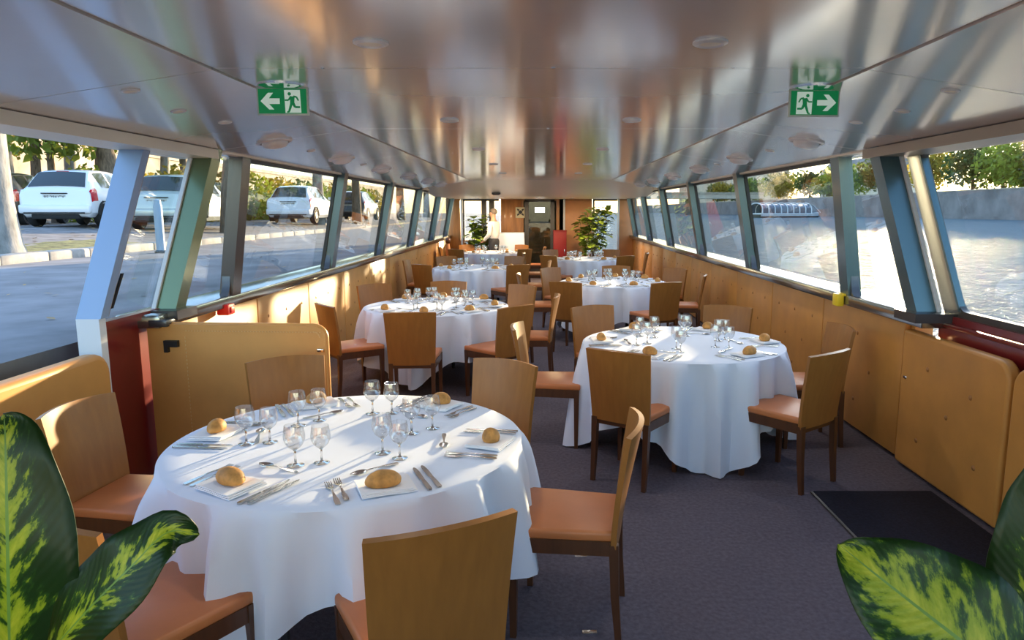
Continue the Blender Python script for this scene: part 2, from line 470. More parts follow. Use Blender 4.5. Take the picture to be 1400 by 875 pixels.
    MB().hexa([(bx, yb+wd, ZS-.01), (bx+dx, yb+wd, ZS-.01), (bx+dx, 5.38, ZS-.01), (bx, 5.38, ZS-.01),
               (tx, yt+wd, ZT+.02), (tx+dx, yt+wd, ZT+.02), (tx+dx, 5.38, ZT+.02), (tx, 5.38, ZT+.02)]).build('pane', 'window_glass', wdw, 0)
    MB().box(min(sx_*2.30, sx_*2.56), max(sx_*2.30, sx_*2.56), yb-.1, yb+.16, ZS-.045, ZS+.012).build('post_bracket', 'post_dark', walls[side])
    # header above the windows
    a, b2 = sorted((sx_*2.20, sx_*2.42))
    struct('trim_%d' % (3 if sx_ < 0 else 4), MB().box(a, b2, YB, YE, ZT+.005, 2.22), 'soffit', 'pale header strip above the %s windows' % side, 'trim')
    a, b2 = sorted((sx_*2.17, sx_*2.44))
    struct('trim_%d' % (5 if sx_ < 0 else 6), MB().box(a, b2, YB, 4.85, ZT-.045, ZT+.015), 'header' if sx_ > 0 else 'soffit', 'door rail above the %s side doorway' % side, 'trim')

# ceiling
ceil = struct('ceiling', MB().box(-2.5, 2.5, YB, 20.8, 2.34, 2.44), 'roof', 'grey roof deck over the cabin', 'ceiling')
XC = 1.28
seams = [2.86+2.05*k for k in range(-3, 6)]       # -3.29 .. 13.11
for i in range(len(seams)-1):
    y0, y1 = max(seams[i], YB)+.003, seams[i+1]-.003
    MB().box(-XC+.004, XC-.004, y0, y1, 2.25, 2.275).build('ceiling_panel', 'ceiling', ceil, 0)
    for s in (-1, 1):
        for q in range(1):
            a0, a1 = y0, y1
            xi, xo = s*(XC+.004), s*2.30
            zi, zo = 2.243, 2.09
            MB().hexa([(xi, a0, zi), (xo, a0, zo), (xo, a1, zo), (xi, a1, zi),
                       (xi, a0, zi+.025), (xo, a0, zo+.025), (xo, a1, zo+.025), (xi, a1, zi+.025)]).build('ceiling_panel', 'ceiling', ceil, 0)
    for x in (-.85, .05, .75):
        MB().lathe([(0, 0), (.008, 0), (.008, .004)], 8, (x, y1, 2.247)).build('panel_clip', 'chrome', ceil)
# lowered far end of the ceiling
far = MB()
far.prism([(13.12, 2.25), (13.12, 2.30), (14.9, 2.30), (YE, 2.30), (YE, 2.0), (15.2, 2.0), (14.4, 2.06)], 'x', -2.28, 2.28)
far.build('ceiling_bulkhead', 'soffit', ceil, 20)

# left doorway: open, with its half-slid leaf; low pad in front
d1 = thing('door_1', 'half open sliding side door with red lower panel and blue white edge', 'door', kind='structure')
MB().hexa([(-2.60, 3.88, 1.10), (-2.46, 3.88, 1.10), (-2.46, 3.95, 1.10), (-2.60, 3.95, 1.10),
           (-2.40, 4.13, 2.10), (-2.26, 4.13, 2.10), (-2.26, 4.20, 2.10), (-2.40, 4.20, 2.10)]).build('door_edge', 'door_blue', d1)
MB().box(-2.60, -2.47, 3.88, 3.94, .02, 1.10).build('door_edge', 'door_white', d1)
MB().hexa([(-2.53, 3.95, 1.10), (-2.48, 3.95, 1.10), (-2.48, 3.99, 1.10), (-2.53, 3.99, 1.10),
           (-2.33, 4.20, 2.10), (-2.28, 4.20, 2.10), (-2.28, 4.24, 2.10), (-2.33, 4.24, 2.10)]).build('inner_frame', 'header', d1)
MB().box(-2.56, -2.50, 3.94, 4.64, .02, 1.06).build('lower_panel', 'door_red', d1)
MB().box(-2.53, -2.47, 3.94, 4.64, 1.03, 1.075).build('glazing_rail', 'door_red', d1)
MB().hexa([(-2.535, 3.96, 1.06), (-2.529, 3.96, 1.06), (-2.529, 4.6, 1.06), (-2.535, 4.6, 1.06),
           (-2.325, 4.22, 2.10), (-2.319, 4.22, 2.10), (-2.319, 4.9, 2.10), (-2.325, 4.9, 2.10)]).build('pane', 'window_glass', d1, 0)
MB().hexa([(-2.49, 4.02, 1.14), (-2.48, 4.02, 1.14), (-2.48, 4.04, 1.14), (-2.49, 4.04, 1.14),
           (-2.44, 4.07, 1.34), (-2.43, 4.07, 1.34), (-2.43, 4.09, 1.34), (-2.44, 4.09, 1.34)]).build('pull_handle', 'black', d1)

w = MB().box(-2.62, -2.50, YB, 3.86, 0, .80)
lw = struct('wall_front_left', w, 'pad', 'low wall below the open left doorway', 'wall')
for y0, y1, cr in ((.9, 2.30, ('tl',)), (2.33, 3.84, ('tr',))):
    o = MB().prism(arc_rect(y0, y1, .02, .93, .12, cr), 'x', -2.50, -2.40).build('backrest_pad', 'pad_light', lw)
    bv = o.modifiers.new('round', 'BEVEL'); bv.width = .03; bv.segments = 3; bv.limit_method = 'ANGLE'
# left: continuous post near the camera so the roof is carried
MB().box(-2.45, -2.30, -.9, -.75, .8, 2.12).build('door_post', 'post', lw)

# right door: closed, red below, framed window above
d2 = thing('door_2', 'closed dark red side door with large framed river window', 'door', kind='structure')
MB().box(2.53, 2.60, YB, 4.40, .02, 1.055).build('lower_panel', 'door_red', d2)
MB().rbox(2.50, 2.56, YB, 4.40, .985, 1.015, .01).build('moulding', 'door_red', d2)
def slx(z): return lerp(2.56, 2.37, (z-1.06)/(2.09-1.06))
def raked(y0b, y0t, y1b, y1t, z0, z1, th=.05, off=0):
    return [(slx(z0)+off, y0b, z0), (slx(z0)+off+th, y0b, z0), (slx(z0)+off+th, y1b, z0), (slx(z0)+off, y1b, z0),
            (slx(z1)+off, y0t, z1), (slx(z1)+off+th, y0t, z1), (slx(z1)+off+th, y1t, z1), (slx(z1)+off, y1t, z1)]
MB().hexa(raked(4.24, 4.52, 4.40, 4.68, 1.05, 2.10)).build('window_frame', 'frame_grey', d2)
MB().hexa(raked(YB, YB, 4.30, 4.30, 1.045, 1.095)).build('window_frame', 'frame_grey', d2)
MB().hexa(raked(YB, YB, 4.55, 4.55, 2.055, 2.10)).build('window_frame', 'frame_grey', d2)
MB().hexa(raked(4.222, 4.502, 4.245, 4.525, 1.09, 2.06, .04, -.004)).build('gasket', 'post', d2)
# rounded corner fillets of the frame
fl = MB()
for zc, yc, sgn in ((1.095, 4.245, 1), (2.055, 4.505, -1)):
    pts = [(yc, zc)]+[(yc-.07+.07*math.cos(a), zc+sgn*(.07-.07*math.sin(a))) for a in [PI/2*i/5 for i in range(6)]]
    n = len(pts)
    fl.add([(slx(p[1]), p[0], p[1]) for p in pts]+[(slx(p[1])+.04, p[0], p[1]) for p in pts],
           [tuple(range(n)), tuple(range(2*n-1, n-1, -1))]+[(i, (i+1) % n, n+(i+1) % n, n+i) for i in range(n)])
fl.build('corner_fillet', 'frame_grey', d2)
MB().hexa(raked(YB, YB, 4.26, 4.54, 1.07, 2.08, .006, .02)).build('pane', 'window_glass', d2, 0)
rw = struct('wall_front_right', MB().box(2.485, 2.52, YB, 4.62, 0, .80), 'pad', 'low wall below the right side door', 'wall')
for k, (y0, y1, cr) in enumerate(((.6, 2.0, ('tl', 'tr')), (2.03, 3.50, ('tl', 'tr')), (3.53, 4.60, ('tl',)))):
    p = MB().prism(arc_rect(y0, y1, .02, .925, .11, cr), 'x', 2.415, 2.49).build('wall_panel', 'pad', rw)
    bv = p.modifiers.new('round', 'BEVEL'); bv.width = .018; bv.segments = 3; bv.limit_method = 'ANGLE'
    for fy, z in ((.3, .72), (.72, .66), (.52, .48), (.24, .24), (.8, .28)):
        obj('button', btn, None, p, loc=(2.415, y0+(y1-y0)*(1-fy), z))
MB().rbox(2.41, 2.43, 4.52, 4.56, .6, .62, .005).build('catch', 'chrome', rw)

# end behind the photographer, glazed
eb = MB().box(-2.62, 2.62, YB-.1, YB, 0, 1.0)

for x in (-2.4, -.8, .7, 2.3): eb.box(x, x+.1, YB-.1, YB, 1.0, 2.3)
struct('wall_front', eb, 'door_white', 'cabin end wall behind the viewer', 'wall')

# far bulkhead
wb = MB()
for x0, x1, z0 in ((-2.5, -2.12, 0), (-1.05, -.45, 0), (.42, .60, 0), (.60, 1.36, 0), (2.08, 2.5, 0)):
    wb.box(x0, x1, YE, YE+.1, z0, 2.1)
wb.box(-2.12, -1.05, YE, YE+.1, 0, .92)
wb.box(-.45, .42, YE, YE+.1, 1.96, 2.1)
wback = struct('wall_back', wb, 'back_wood', 'orange brown wooden bulkhead at the far end', 'wall')
MB().rbox(.62, 1.35, YE-.03, YE, .02, 1.96, .01).build('bulkhead_panel', 'back_salmon', wback)
MB().rbox(-1.04, -.5, YE-.02, YE, .02, 1.98, .008).build('bulkhead_panel', 'back_wood', wback)
MB().rbox(2.09, 2.46, YE-.03, YE, .02, 1.96, .01).build('bulkhead_panel', 'back_salmon', wback)
MB().rbox(-2.46, -2.12, YE-.03, YE, .02, 1.96, .01).build('bulkhead_panel', 'back_wood', wback)
for x in (-2.11, .60, 2.03): MB().box(x, x+.05, YE-.06, YE-.03, 0, 2.0).build('corner_strip', 'door_white', wback)
for x in (-1.56, -1.36): MB().box(x, x+.14, YE-.06, YE+.04, .92, 2.0).build('mullion', 'frame_grey', wback)
d3 = thing('door_3', 'dark framed glazed door in the middle of the far bulkhead', 'door', kind='structure')
fr = MB().box(-.42, -.31, YE-.07, YE+.02, 0, 1.98).box(.26, .37, YE-.07, YE+.02, 0, 1.98).box(-.42, .37, YE-.07, YE+.02, 1.93, 2.0).box(-.31, .26, YE-.05, YE, 0, .18)
fr.build('door_frame', 'frame_grey', d3)
MB().box(-.31, .26, YE-.03, YE-.02, .18, 1.93).build('pane', 'window_glass', d3, 0)
ar = MB().box(-.5, .5, YE+1.4, YE+1.5, 0, 2.2).box(-.6, -.5, YE, YE+1.5, 0, 2.2).box(.5, .6, YE, YE+1.5, 0, 2.2)
struct('wall_vestibule', ar, 'dark_glass_room', 'dark olive lobby wall behind the far glazed door', 'wall')  # box added behind the pane; its colour imitates the glass reflection
for n, (x0, x1, z0) in enumerate(((-2.06, -1.1, .92), (1.38, 2.03, .05))):
    wdw = thing('window_%d' % (21+n), ['glazed opening at the far left corner', 'tall bright glazed opening behind the far right plant'][n], 'window', kind='structure')
    MB().box(x0, x1, YE+.02, YE+.03, z0, 1.97).build('pane', 'window_glass', wdw, 0)
    MB().box(x0, x1, YE-.01, YE+.06, 1.95, 2.02).build('frame', 'frame_grey', wdw)
    MB().box(x0, x0+.05, YE-.01, YE+.06, z0, 1.97).build('frame', 'frame_grey', wdw)
#PART2
# ------------------------------------------------------------------ outside, river side
ZW = -.1
wt = MB().add([(2.7, -80, ZW), (95, -80, ZW), (95, 700, ZW), (2.7, 700, ZW), (-2.7, -80, ZW), (-2.7, -2.8, ZW), (2.7, -2.8, ZW), (-2.7, 20.9, ZW), (2.7, 20.9, ZW), (-2.7, 700, ZW)],
              [(0, 1, 2, 3), (4, 0, 6, 5), (7, 8, 3, 9)])
tag(wt.build('river_water', 'water', None, 0), 'rippling silvery river water beside the boat', 'water', kind='stuff')
fb = struct('far_embankment', MB().box(92, 96, -80, 700, -1, 5.9).box(91.4, 92, -80, 700, -1, .5), 'stone_far', 'grey stone embankment wall across the river', 'embankment')
struct('far_bank', MB().box(96, 260, -80, 700, -1, 5.6), 'far_ground', 'grassy ground on top of the far embankment', 'ground')
tag(MB().box(91.9, 96.1, -80, 700, 5.9, 6.15).build('embankment_coping', 'stone', None), 'pale coping along the far embankment top', 'coping', kind='structure')

def leaf_cloud(mb, c, r, n, size, rng, lo=-.5):
    for _ in range(n):
        while True:
            d = Vector((rng.uniform(-1, 1), rng.uniform(-1, 1), rng.uniform(lo, 1)))
            if .25 < d.length < 1: break
        p = Vector((c[0]+d.x*r[0], c[1]+d.y*r[1], c[2]+d.z*r[2]))
        a = Vector((rng.gauss(0, 1), rng.gauss(0, 1), rng.gauss(0, 1))).normalized()
        b_ = a.orthogonal().normalized(); b_.rotate(Matrix.Rotation(rng.uniform(0, 6.28), 3, a))
        s_ = size*rng.uniform(.6, 1.3)
        u = b_*s_; v = a.cross(b_)*s_*.7
        mb.add([p-u, p-v*.8+u*.1, p+u, p+v*.8+u*.1], [(0, 1, 2, 3)])
def tree(loc, h, cr, n, size, leafm, barkm, label, group, seed, tr=.16, blobs=5, lean=0, base=.42):
    rng = random.Random(seed)
    t = thing('tree', label, 'tree', loc, rng.uniform(0, 6), group)
    top = Vector((lean, 0, h*.72))
    pts = [Vector((0, 0, -.05)), Vector((lean*.2, .02, h*.2)), Vector((lean*.55, -.05, h*.45)), top]
    tk = MB().tube(pts, [tr*1.25, tr, tr*.8, tr*.35], 9)
    for k in range(5):
        a = k*1.3+rng.uniform(0, 1); s0 = pts[2].lerp(top, .15*k)
        e = s0+Vector((math.cos(a)*cr*.6, math.sin(a)*cr*.6, h*.18))
        tk.tube([s0, s0.lerp(e, .5)+Vector((0, 0, h*.03)), e], [tr*.4, tr*.28, tr*.1], 6)
    tk.build('trunk', barkm, t)
    f = MB()
    for k in range(blobs):
        a = k*2.4+rng.uniform(0, 1); rr = cr*.5*(0 if k == 0 else 1)
        leaf_cloud(f, (lean+math.cos(a)*rr, math.sin(a)*rr, h*(base+.34)+rng.uniform(-.12, .14)*h), (cr*.62, cr*.62, h*.25), n//blobs, size, rng, -.9)
    f.build('foliage', leafm, t, 0)
    return t
FT = 'trees on the far embankment'
rng0 = random.Random(3)
yy = 30.0; k = 0
lab = ['dark green rounded tree', 'olive green spreading tree', 'golden leaved tree']
while yy < 420:
    h = rng0.uniform(14.5, 18)
    mtl = ['leaf_dark', 'leaf_tree', 'leaf_tree', 'leaf_dark', 'leaf_gold'][k % 5]
    pxx = int(739+960*99/yy)
    ordn = ['first', 'second', 'third', 'fourth', 'fifth', 'sixth', 'seventh', 'eighth', 'ninth', 'tenth', 'eleventh', 'twelfth', 'thirteenth', 'fourteenth', 'fifteenth', 'sixteenth', 'seventeenth', 'eighteenth', 'nineteenth', 'twentieth', 'twenty first', 'twenty second', 'twenty third', 'twenty fourth', 'twenty fifth', 'twenty sixth', 'twenty seventh', 'twenty eighth', 'last'][min(k, 28)]
    kind_l = {'leaf_dark': lab[0], 'leaf_tree': lab[1], 'leaf_gold': lab[2]}[mtl]
    tree((rng0.uniform(98, 103), yy, 5.6), h, rng0.uniform(5.6, 6.8), 1500, .62, mtl, 'bark', '%s on far embankment, %s from the right' % (kind_l, ordn), FT, 100+k, .32, 6, 0, .02)
    yy += rng0.uniform(9, 12)*(1 if yy < 160 else 1.9); k += 1
# buildings far behind, pale
for i, (x, y, w_, d_, h_) in enumerate(((150, 330, 26, 40, 15), (128, 420, 22, 40, 18), (120, 520, 30, 40, 20))):
    bt = thing('building', ['pale stone building behind the far bank trees, nearest of three', 'pale building beyond the bridge, middle of three', 'farthest pale building at the river bend'][i], 'building', (x, y, 5.5), 0, 'far buildings')
    MB().box(-w_/2, w_/2, -d_/2, d_/2, 0, h_).build('wall', 'building', bt, 0)
    MB().prism([(-w_/2, h_), (w_/2, h_), (w_/2-4, h_+4), (-w_/2+4, h_+4)], 'y', -d_/2, d_/2).build('roof', 'stone_far', bt, 0)
    wm = MB().box(-.1, .1, -.7, .7, -1.1, 1.1).mesh('window', 0); wm.materials.append(M['boat_dark'])
    for fz in range(3):
        for fy in range(6): obj('window', wm, None, bt, (-w_/2, -d_/2+4+fy*6.2, 3+fz*4.2))
# bridge
br = thing('bridge', 'low flat road bridge across the river in the distance', 'bridge', (0, 300, 0))
MB().box(-30, 92, -6, 6, 6.6, 8.2).build('deck', 'building', br, 0)
MB().box(-30, 92, -6.2, -5.9, 8.2, 9.2).build('parapet', 'stone', br, 0)
for x in (12, 38, 64): MB().rbox(x-2, x+2, -6, 6, -1, 6.6, .8).build('pier', 'stone_far', br)

# glass roofed cruise boat
cb = thing('cruise_boat', 'white glass roofed sightseeing boat on the river', 'boat', (66, 190, ZW), R_(-62))
L = 24.0
def hull(u, v):
    y = lerp(-L/2, L/2, u); nose = max(0, (u-.78)/.22); wd = 2.6*(1-nose**2.2*.92)
    a = lerp(-PI/2, PI/2, v)
    return (wd*math.sin(a)*(1 if abs(math.sin(a)) < .999 else 1), y, .95+nose*.5-(1.15+nose*.3)*math.cos(a)**.4)
MB().grid(hull, 22, 11).build('hull', 'boat_white', cb, 30)
MB().grid(lambda u, v: tuple(Vector(hull(u, v))*1.0+Vector((0, 0, -.0))) if False else (hull(u, v)[0]*1.01, hull(u, v)[1]*1.003, min(hull(u, v)[2], .35)), 22, 11).build('waterline_band', 'boat_dark', cb, 30)
def deck(u, v):
    y = lerp(-L/2, L/2, u); nose = max(0, (u-.78)/.22); wd = 2.65*(1-nose**2.2*.9)
    return ((v-.5)*2*wd, y, 1.0+nose*.5)
MB().slab(deck, 22, 5, .35).build('deck', 'boat_white', cb, 30)
def cabin(u, v):
    y = lerp(-L/2+.6, L/2-5.5, u); a = lerp(0, PI, v)
    return (2.35*math.cos(a)**1 if True else 0, y, 1.1+2.6*math.sin(a)**.55)
MB().grid(cabin, 14, 13).build('cabin_glass', 'boat_glass', cb, 30)
for q in range(9):
    y = lerp(-L/2+.6, L/2-5.5, q/8)
    MB().tube([(2.4*math.cos(a), y, 1.1+2.66*math.sin(a)**.55) for a in [PI*i/12 for i in range(13)]], .16, 6).build('roof_rib', 'boat_white', cb)
MB().grid(lambda u, v: (lerp(-1.0, 1.0, v), lerp(-L/2+.5, L/2-5.0, u), 3.74-.1*abs(v-.5)), 6, 4).build('roof_strip', 'boat_white', cb)
MB().hexa([(-2.2, L/2-5.6, 1.1), (2.2, L/2-5.6, 1.1), (1.9, L/2-1.6, 1.3), (-1.9, L/2-1.6, 1.3), (-1.9, L/2-6, 3.5), (1.9, L/2-6, 3.5), (1.5, L/2-4.2, 3.3), (-1.5, L/2-4.2, 3.3)]).build('wheelhouse', 'boat_glass', cb)
for s in (-1, 1): MB().tube([(s*2.2, L/2-5.6, 1.1), (s*1.95, L/2-5.9, 3.5), (s*1.55, L/2-4.2, 3.35), (s*1.95, L/2-1.6, 1.3)], .14, 6).build('wheelhouse_frame', 'boat_white', cb)
MB().tube([(-1.9, L/2-1.7, 1.3), (0, L/2-1.4, 1.4), (1.9, L/2-1.7, 1.3)], .15, 6).build('windscreen_rail', 'boat_white', cb)

# ------------------------------------------------------------------ outside, quay side
struct('quay', MB().box(-8.0, -2.75, -20, 120, -1, .93), 'asphalt', 'grey asphalt quay alongside the open doorway', 'quay')
gb = MB()
gb.add([(-7.9, -20, .9), (-7.9, 120, .9), (-7.9, 120, 1.02), (-7.9, -20, 1.02), (-12.0, -20, 1.29), (-12.0, 120, 1.29), (-60, -20, 1.30), (-60, 120, 1.30)],
       [(0, 1, 2, 3), (3, 2, 5, 4), (4, 5, 7, 6)])
struct('car_park', gb, 'carpark', 'brownish car park ground strewn with dead leaves', 'ground', 0)
kb = thing('kerb', 'pale stone kerb along the quay road', 'kerb', kind='structure')
ks = MB().rbox(-.14, .14, 0, .985, -.1, .14, .025, 2).mesh('kerb_stone'); ks.materials.append(M['kerb'])
for i in range(24): obj('kerb_stone', ks, None, kb, (-7.8+random.uniform(-.008, .008), 2+i*1.0, .93))
tag(MB().grid(lambda u, v: (lerp(-7.95, -9.2, v), lerp(-6, 14.5, u), 1.035+v*.085+.03*noise.noise((u*40, v*4, 0))), 60, 8).build('grass_strip', 'grass', None), 'thin dry grass verge behind the kerb', 'grass', kind='stuff')
# dead leaves
dl = MB(); rg = random.Random(5)
for _ in range(900):
    x = rg.uniform(-20, -9.3); y = rg.uniform(10, 34)
    z = (lerp(1.02, 1.29, (-7.9-x)/4.1) if x > -12 else 1.295)+.012
    a = rg.uniform(0, 6.3); s_ = rg.uniform(.05, .10)
    c_, d_ = math.cos(a)*s_, math.sin(a)*s_
    dl.add([(x-c_, y-d_, z), (x+d_*.6, y-c_*.6, z+.01), (x+c_, y+d_, z+.02), (x-d_*.6, y+c_*.6, z+.01)], [(0, 1, 2, 3)])
for _ in range(120):
    x = rg.uniform(-7.6, -3.2); y = rg.uniform(3, 16); a = rg.uniform(0, 6.3); s_ = rg.uniform(.02, .045)
    c_, d_ = math.cos(a)*s_, math.sin(a)*s_
    dl.add([(x-c_, y-d_, .938), (x+d_*.6, y-c_*.6, .945), (x+c_, y+d_, .95), (x-d_*.6, y+c_*.6, .945)], [(0, 1, 2, 3)])
tag(dl.build('fallen_leaves', 'leaf_dry', None, 0), 'dry fallen leaves scattered over the quay and car park', 'leaves', kind='stuff')

bo = thing('bollard', 'slim blue grey bollard post behind the sliding door glass', 'bollard', (-7.0, 13.0, .93))
MB().lathe([(.075, 0), (.075, .86), (.06, .90), (.06, .96), (0, .985)], 14).build('post', 'bollard', bo)
MB().lathe([(.11, 0), (.11, .03), (.08, .05)], 14).build('base_ring', 'post_dark', bo)

# cars ---------------------------------------------------------------
ST = [  # y, half width, belt z, roof edge half width, top z, bottom z
 (0.00, .66, .50, .50, .56, .36), (.03, .76, .60, .62, .68, .30), (.09, .82, .86, .70, .93, .26), (.17, .84, .93, .70, .985, .24), (.36, .85, .94, .66, 1.17, .24),
 (.60, .855, .95, .60, 1.395, .24), (.80, .86, .95, .585, 1.44, .24), (1.30, .865, .94, .59, 1.475, .22), (1.9, .865, .92, .59, 1.47, .22), (2.35, .865, .91, .575, 1.42, .22),
 (2.75, .86, .90, .60, 1.20, .22), (3.10, .855, .89, .66, .99, .22), (3.5, .84, .80, .66, .90, .24), (3.85, .77, .66, .55, .76, .28), (4.0, .60, .50, .40, .56, .34)]
def section(st):
    y, w_, zb, wr, zt, z0 = st
    h_ = [(0, z0), (w_*.86, z0), (w_*.985, z0+.12), (w_, lerp(z0, zb, .55)), (w_*.985, zb-.06), (w_*.955, zb), (lerp(w_*.94, wr, .5), lerp(zb, zt-.045, .5)), (wr, zt-.05), (wr*.86, zt-.012), (wr*.45, zt), (0, zt+.005)]
    return [Vector((p[0], y, p[1])) for p in h_]
def st_at(y):
    for a, b_ in zip(ST, ST[1:]):
        if a[0] <= y <= b_[0]:
            t = (y-a[0])/(b_[0]-a[0]); return tuple(lerp(p, q, t) for p, q in zip(a, b_))
    return ST[-1]
def car(label, loc, rz, paint, lamp='tail_red', plate='BE 294 CX'):
    t = thing('car', label, 'car', loc, rz, 'cars parked on the quay')
    mb = MB(); rings = []
    for st in ST:
        h_ = section(st); rings.append(h_+[Vector((-p.x, p.y, p.z)) for p in reversed(h_[1:-1])])
    n = len(rings[0])
    mb.add([p for r in rings for p in r], [(i*n+j, i*n+(j+1) % n, (i+1)*n+(j+1) % n, (i+1)*n+j) for i in range(len(rings)-1) for j in range(n)]+[tuple(range(n)), tuple(range(len(rings)*n-1, (len(rings)-1)*n-1, -1))])
    body = mb.build('body', paint, t, 35)
    # wheel arches: dark discs
    def win(name, ya, yb, i0, i1, f0, f1, side, m_, off=.008, ny=6, sk=0):
        def fn(u, v):
            y = lerp(ya, yb, u)+sk*v; h_ = section(st_at(y)); q = lerp(i0+f0, i1+f1, v); i = min(int(q), len(h_)-2)
            p = h_[i].lerp(h_[i+1], q-i)
            return (side*(p.x+off*.8), p.y, p.z+off*.6)
        return MB().grid(fn, ny, 5).build(name, m_, t, 60)
    for s in (-1, 1):
        win('side_window', .80, 1.36, 5, 7, .22, -.12, s, 'car_glass', sk=-.06)
        win('side_window', 1.44, 2.30, 5, 7, .22, -.12, s, 'car_glass', sk=.0)
        win('tail_light', .105, .40, 4, 5, -.9, .35, s, lamp, .012)
        win('head_light', 3.55, 3.9, 4, 5, -.4, .5, s, 'plate', .012)
    def rear(u, v):
        y = lerp(.20, .585, u); st = st_at(y); h_ = section(st)
        x = lerp(-1, 1, v)*lerp(.66, .55, u); z = h_[10].z-(abs(x)/.6)**2*.03
        return (x, y-.012, z+.012)
    MB().grid(rear, 6, 9).build('rear_window', 'car_glass', t, 60)
    def front(u, v):
        y = lerp(2.42, 3.02, u); h_ = section(st_at(y)); x = lerp(-1, 1, v)*lerp(.55, .64, u)
        return (x, y+.012, h_[10].z-(abs(x)/.6)**2*.03+.012)
    MB().grid(front, 6, 9).build('windscreen', 'car_glass', t, 60)
    MB().rbox(-.82, .82, -.035, .12, .34, .56, .05, 3).build('bumper', paint, t)
    MB().rbox(-.70, .70, -.045, -.02, .335, .37, .008).build('bumper_trim', 'rubber', t)
    MB().rbox(-.55, .55, .0, .3, .20, .33, .03).build('underbody', 'rubber', t)
    pl = MB().rbox(-.26, .26, .045, .075, .69, .80, .005).build('number_plate', 'plate', t)
    cu = bpy.data.curves.new('plate_text', 'FONT'); cu.body = plate; cu.size = .105; cu.align_x = 'CENTER'; cu.extrude = .001
    to = bpy.data.objects.new('tmp', cu); C.objects.link(to)
    me = bpy.data.meshes.new_from_object(to); bpy.data.objects.remove(to)
    obj('plate_text', me, 'ink', pl, (0, .043, .708), (PI/2, 0, 0))
    MB().rbox(-.30, .30, .03, .07, .825, .85, .006).build('boot_handle', 'rubber', t)
    MB().rbox(-.14, .14, .58, .62, 1.385, 1.41, .005).build('brake_light', lamp, t)
    for y in (.72, 3.20):
        for s in (-1, 1):
            wh = MB().lathe([(.0, .0), (.17, .0), (.18, -.02), (.20, .0), (.285, .0), (.305, .04), (.305, .17), (.28, .2), (0, .2)], 22)
            o = wh.build('wheel', 'rubber', t, loc=(s*.875, y, .305), rot=(0, -s*PI/2, 0))
            MB().lathe([(0, -.012), (.05, -.014), (.06, -.004), (.10, -.012), (.165, .006)], 16).build('hubcap', 'hub', o)
            # arch lip
            a_ = MB().tube([(s*.865, y+.345*math.cos(q), .305+.345*math.sin(q)) for q in [PI*i/12 for i in range(13)]], .03, 6)
            a_.build('wheel_arch', 'rubber', t)
    for s in (-1, 1): MB().rbox(s*.99-.09, s*.99+.09, 2.38, 2.48, .93, 1.05, .03).build('mirror', paint, t)
    return t
car('white hatchback parked on the quay, tail towards the boat', (-12.1, 17.7, 1.29), R_(9), 'car_white')
car('pale silver car seen through the sliding door glass', (-9.95, 18.4, 1.20), R_(5), 'car_silver', 'hub', 'CV 118 FK')
car('dark car half hidden behind the pale tree trunk', (-15.2, 19.2, 1.30), R_(13), 'car_dark', 'tail_red', 'AH 305 LM')
car('white car parked farther along, seen through left windows', (-9.6, 27.0, 1.2), R_(2), 'car_white', 'tail_red', 'DA 771 RT')
car('dark car parked farthest along the quay', (-9.5, 35.0, 1.2), R_(2), 'car_dark', 'tail_red', 'BN 540 GS')

QT = 'trees along the quay'
pt = thing('tree', 'massive pale barked trunk at the left edge', 'tree', (-8.28, 10.75, 1.05), 0, QT)
MB().tube([(0, 0, -.1), (0, 0, .15), (0, 0, .8), (.02, 0, 2.2), (.05, 0, 4), (.1, 0, 6.5)], [.40, .33, .27, .245, .235, .2], 14).build('trunk', 'bark_pale', pt)
f = MB(); leaf_cloud(f, (0, 0, 7), (2.6, 2.6, 1.8), 700, .16, random.Random(9), -.6); f.build('foliage', 'leaf_tree', pt, 0)
for i, (px_, d, h, cr, n, mt_, bk, tr, ln, bs, lb) in enumerate((
   (84, 24, 5.2, 2.6, 1700, 'leaf_tree', 'bark', .13, 0, .36, 'slender young tree with bright green crown behind the white car'),
   (110, 31, 9, 3.2, 1400, 'leaf_gold', 'bark_pale', .24, 0, .42, 'pale trunked tree with golden crown behind the cars'),
   (168, 24, 7.0, 2.6, 1500, 'leaf_tree', 'bark', .30, -.9, .44, 'thick dark leaning trunk behind the white hatchback'),
   (20, 26, 8, 3.0, 1400, 'leaf_dark', 'bark_pale', .30, .1, .42, 'tall pale trunk beside the dark car'),
   (232, 28, 8, 3.0, 1400, 'leaf_gold', 'bark_pale', .17, .4, .40, 'golden tree above the silver car'),
   (375, 20, 6.5, 2.4, 1500, 'leaf_dark', 'bark', .22, .5, .40, 'dark trunked tree seen in the first left window bay'),
   (440, 30, 7.5, 3.0, 1500, 'leaf_tree', 'bark_pale', .22, 0, .38, 'pale trunked tree seen beside the first blue post'),
   (505, 34, 7.5, 3.0, 1500, 'leaf_gold', 'bark', .2, 0, .34, 'yellow leaved tree seen in the second left window bay'),
   (550, 46, 8, 3.2, 1300, 'leaf_dark', 'bark', .25, 0, .34, 'dark green tree seen in the third left window bay'),
   (60, 30, 8, 3.2, 1700, 'leaf_gold', 'bark', .2, .3, .30, 'golden tree behind the slender green tree'),
   (145, 33, 8, 3.2, 1700, 'leaf_gold', 'bark', .2, -.3, .30, 'broad golden tree behind the leaning trunk'),
   (262, 36, 8, 3.2, 1500, 'leaf_tree', 'bark', .2, .0, .30, 'green tree rising over the raked post'),
   (585, 60, 8, 3.4, 1200, 'leaf_gold', 'bark', .25, 0, .34, 'golden tree farthest along the quay'))):
    x = (px_-739)/960*d
    zg = 1.29 if x < -12 else max(1.0, lerp(1.02, 1.29, (-7.9-x)/4.1))
    if x > -8.6: x = -8.8
    tree((x, d, zg), h, cr, n, .17, mt_, bk, lb, QT, 300+i, tr, 5, ln, bs)
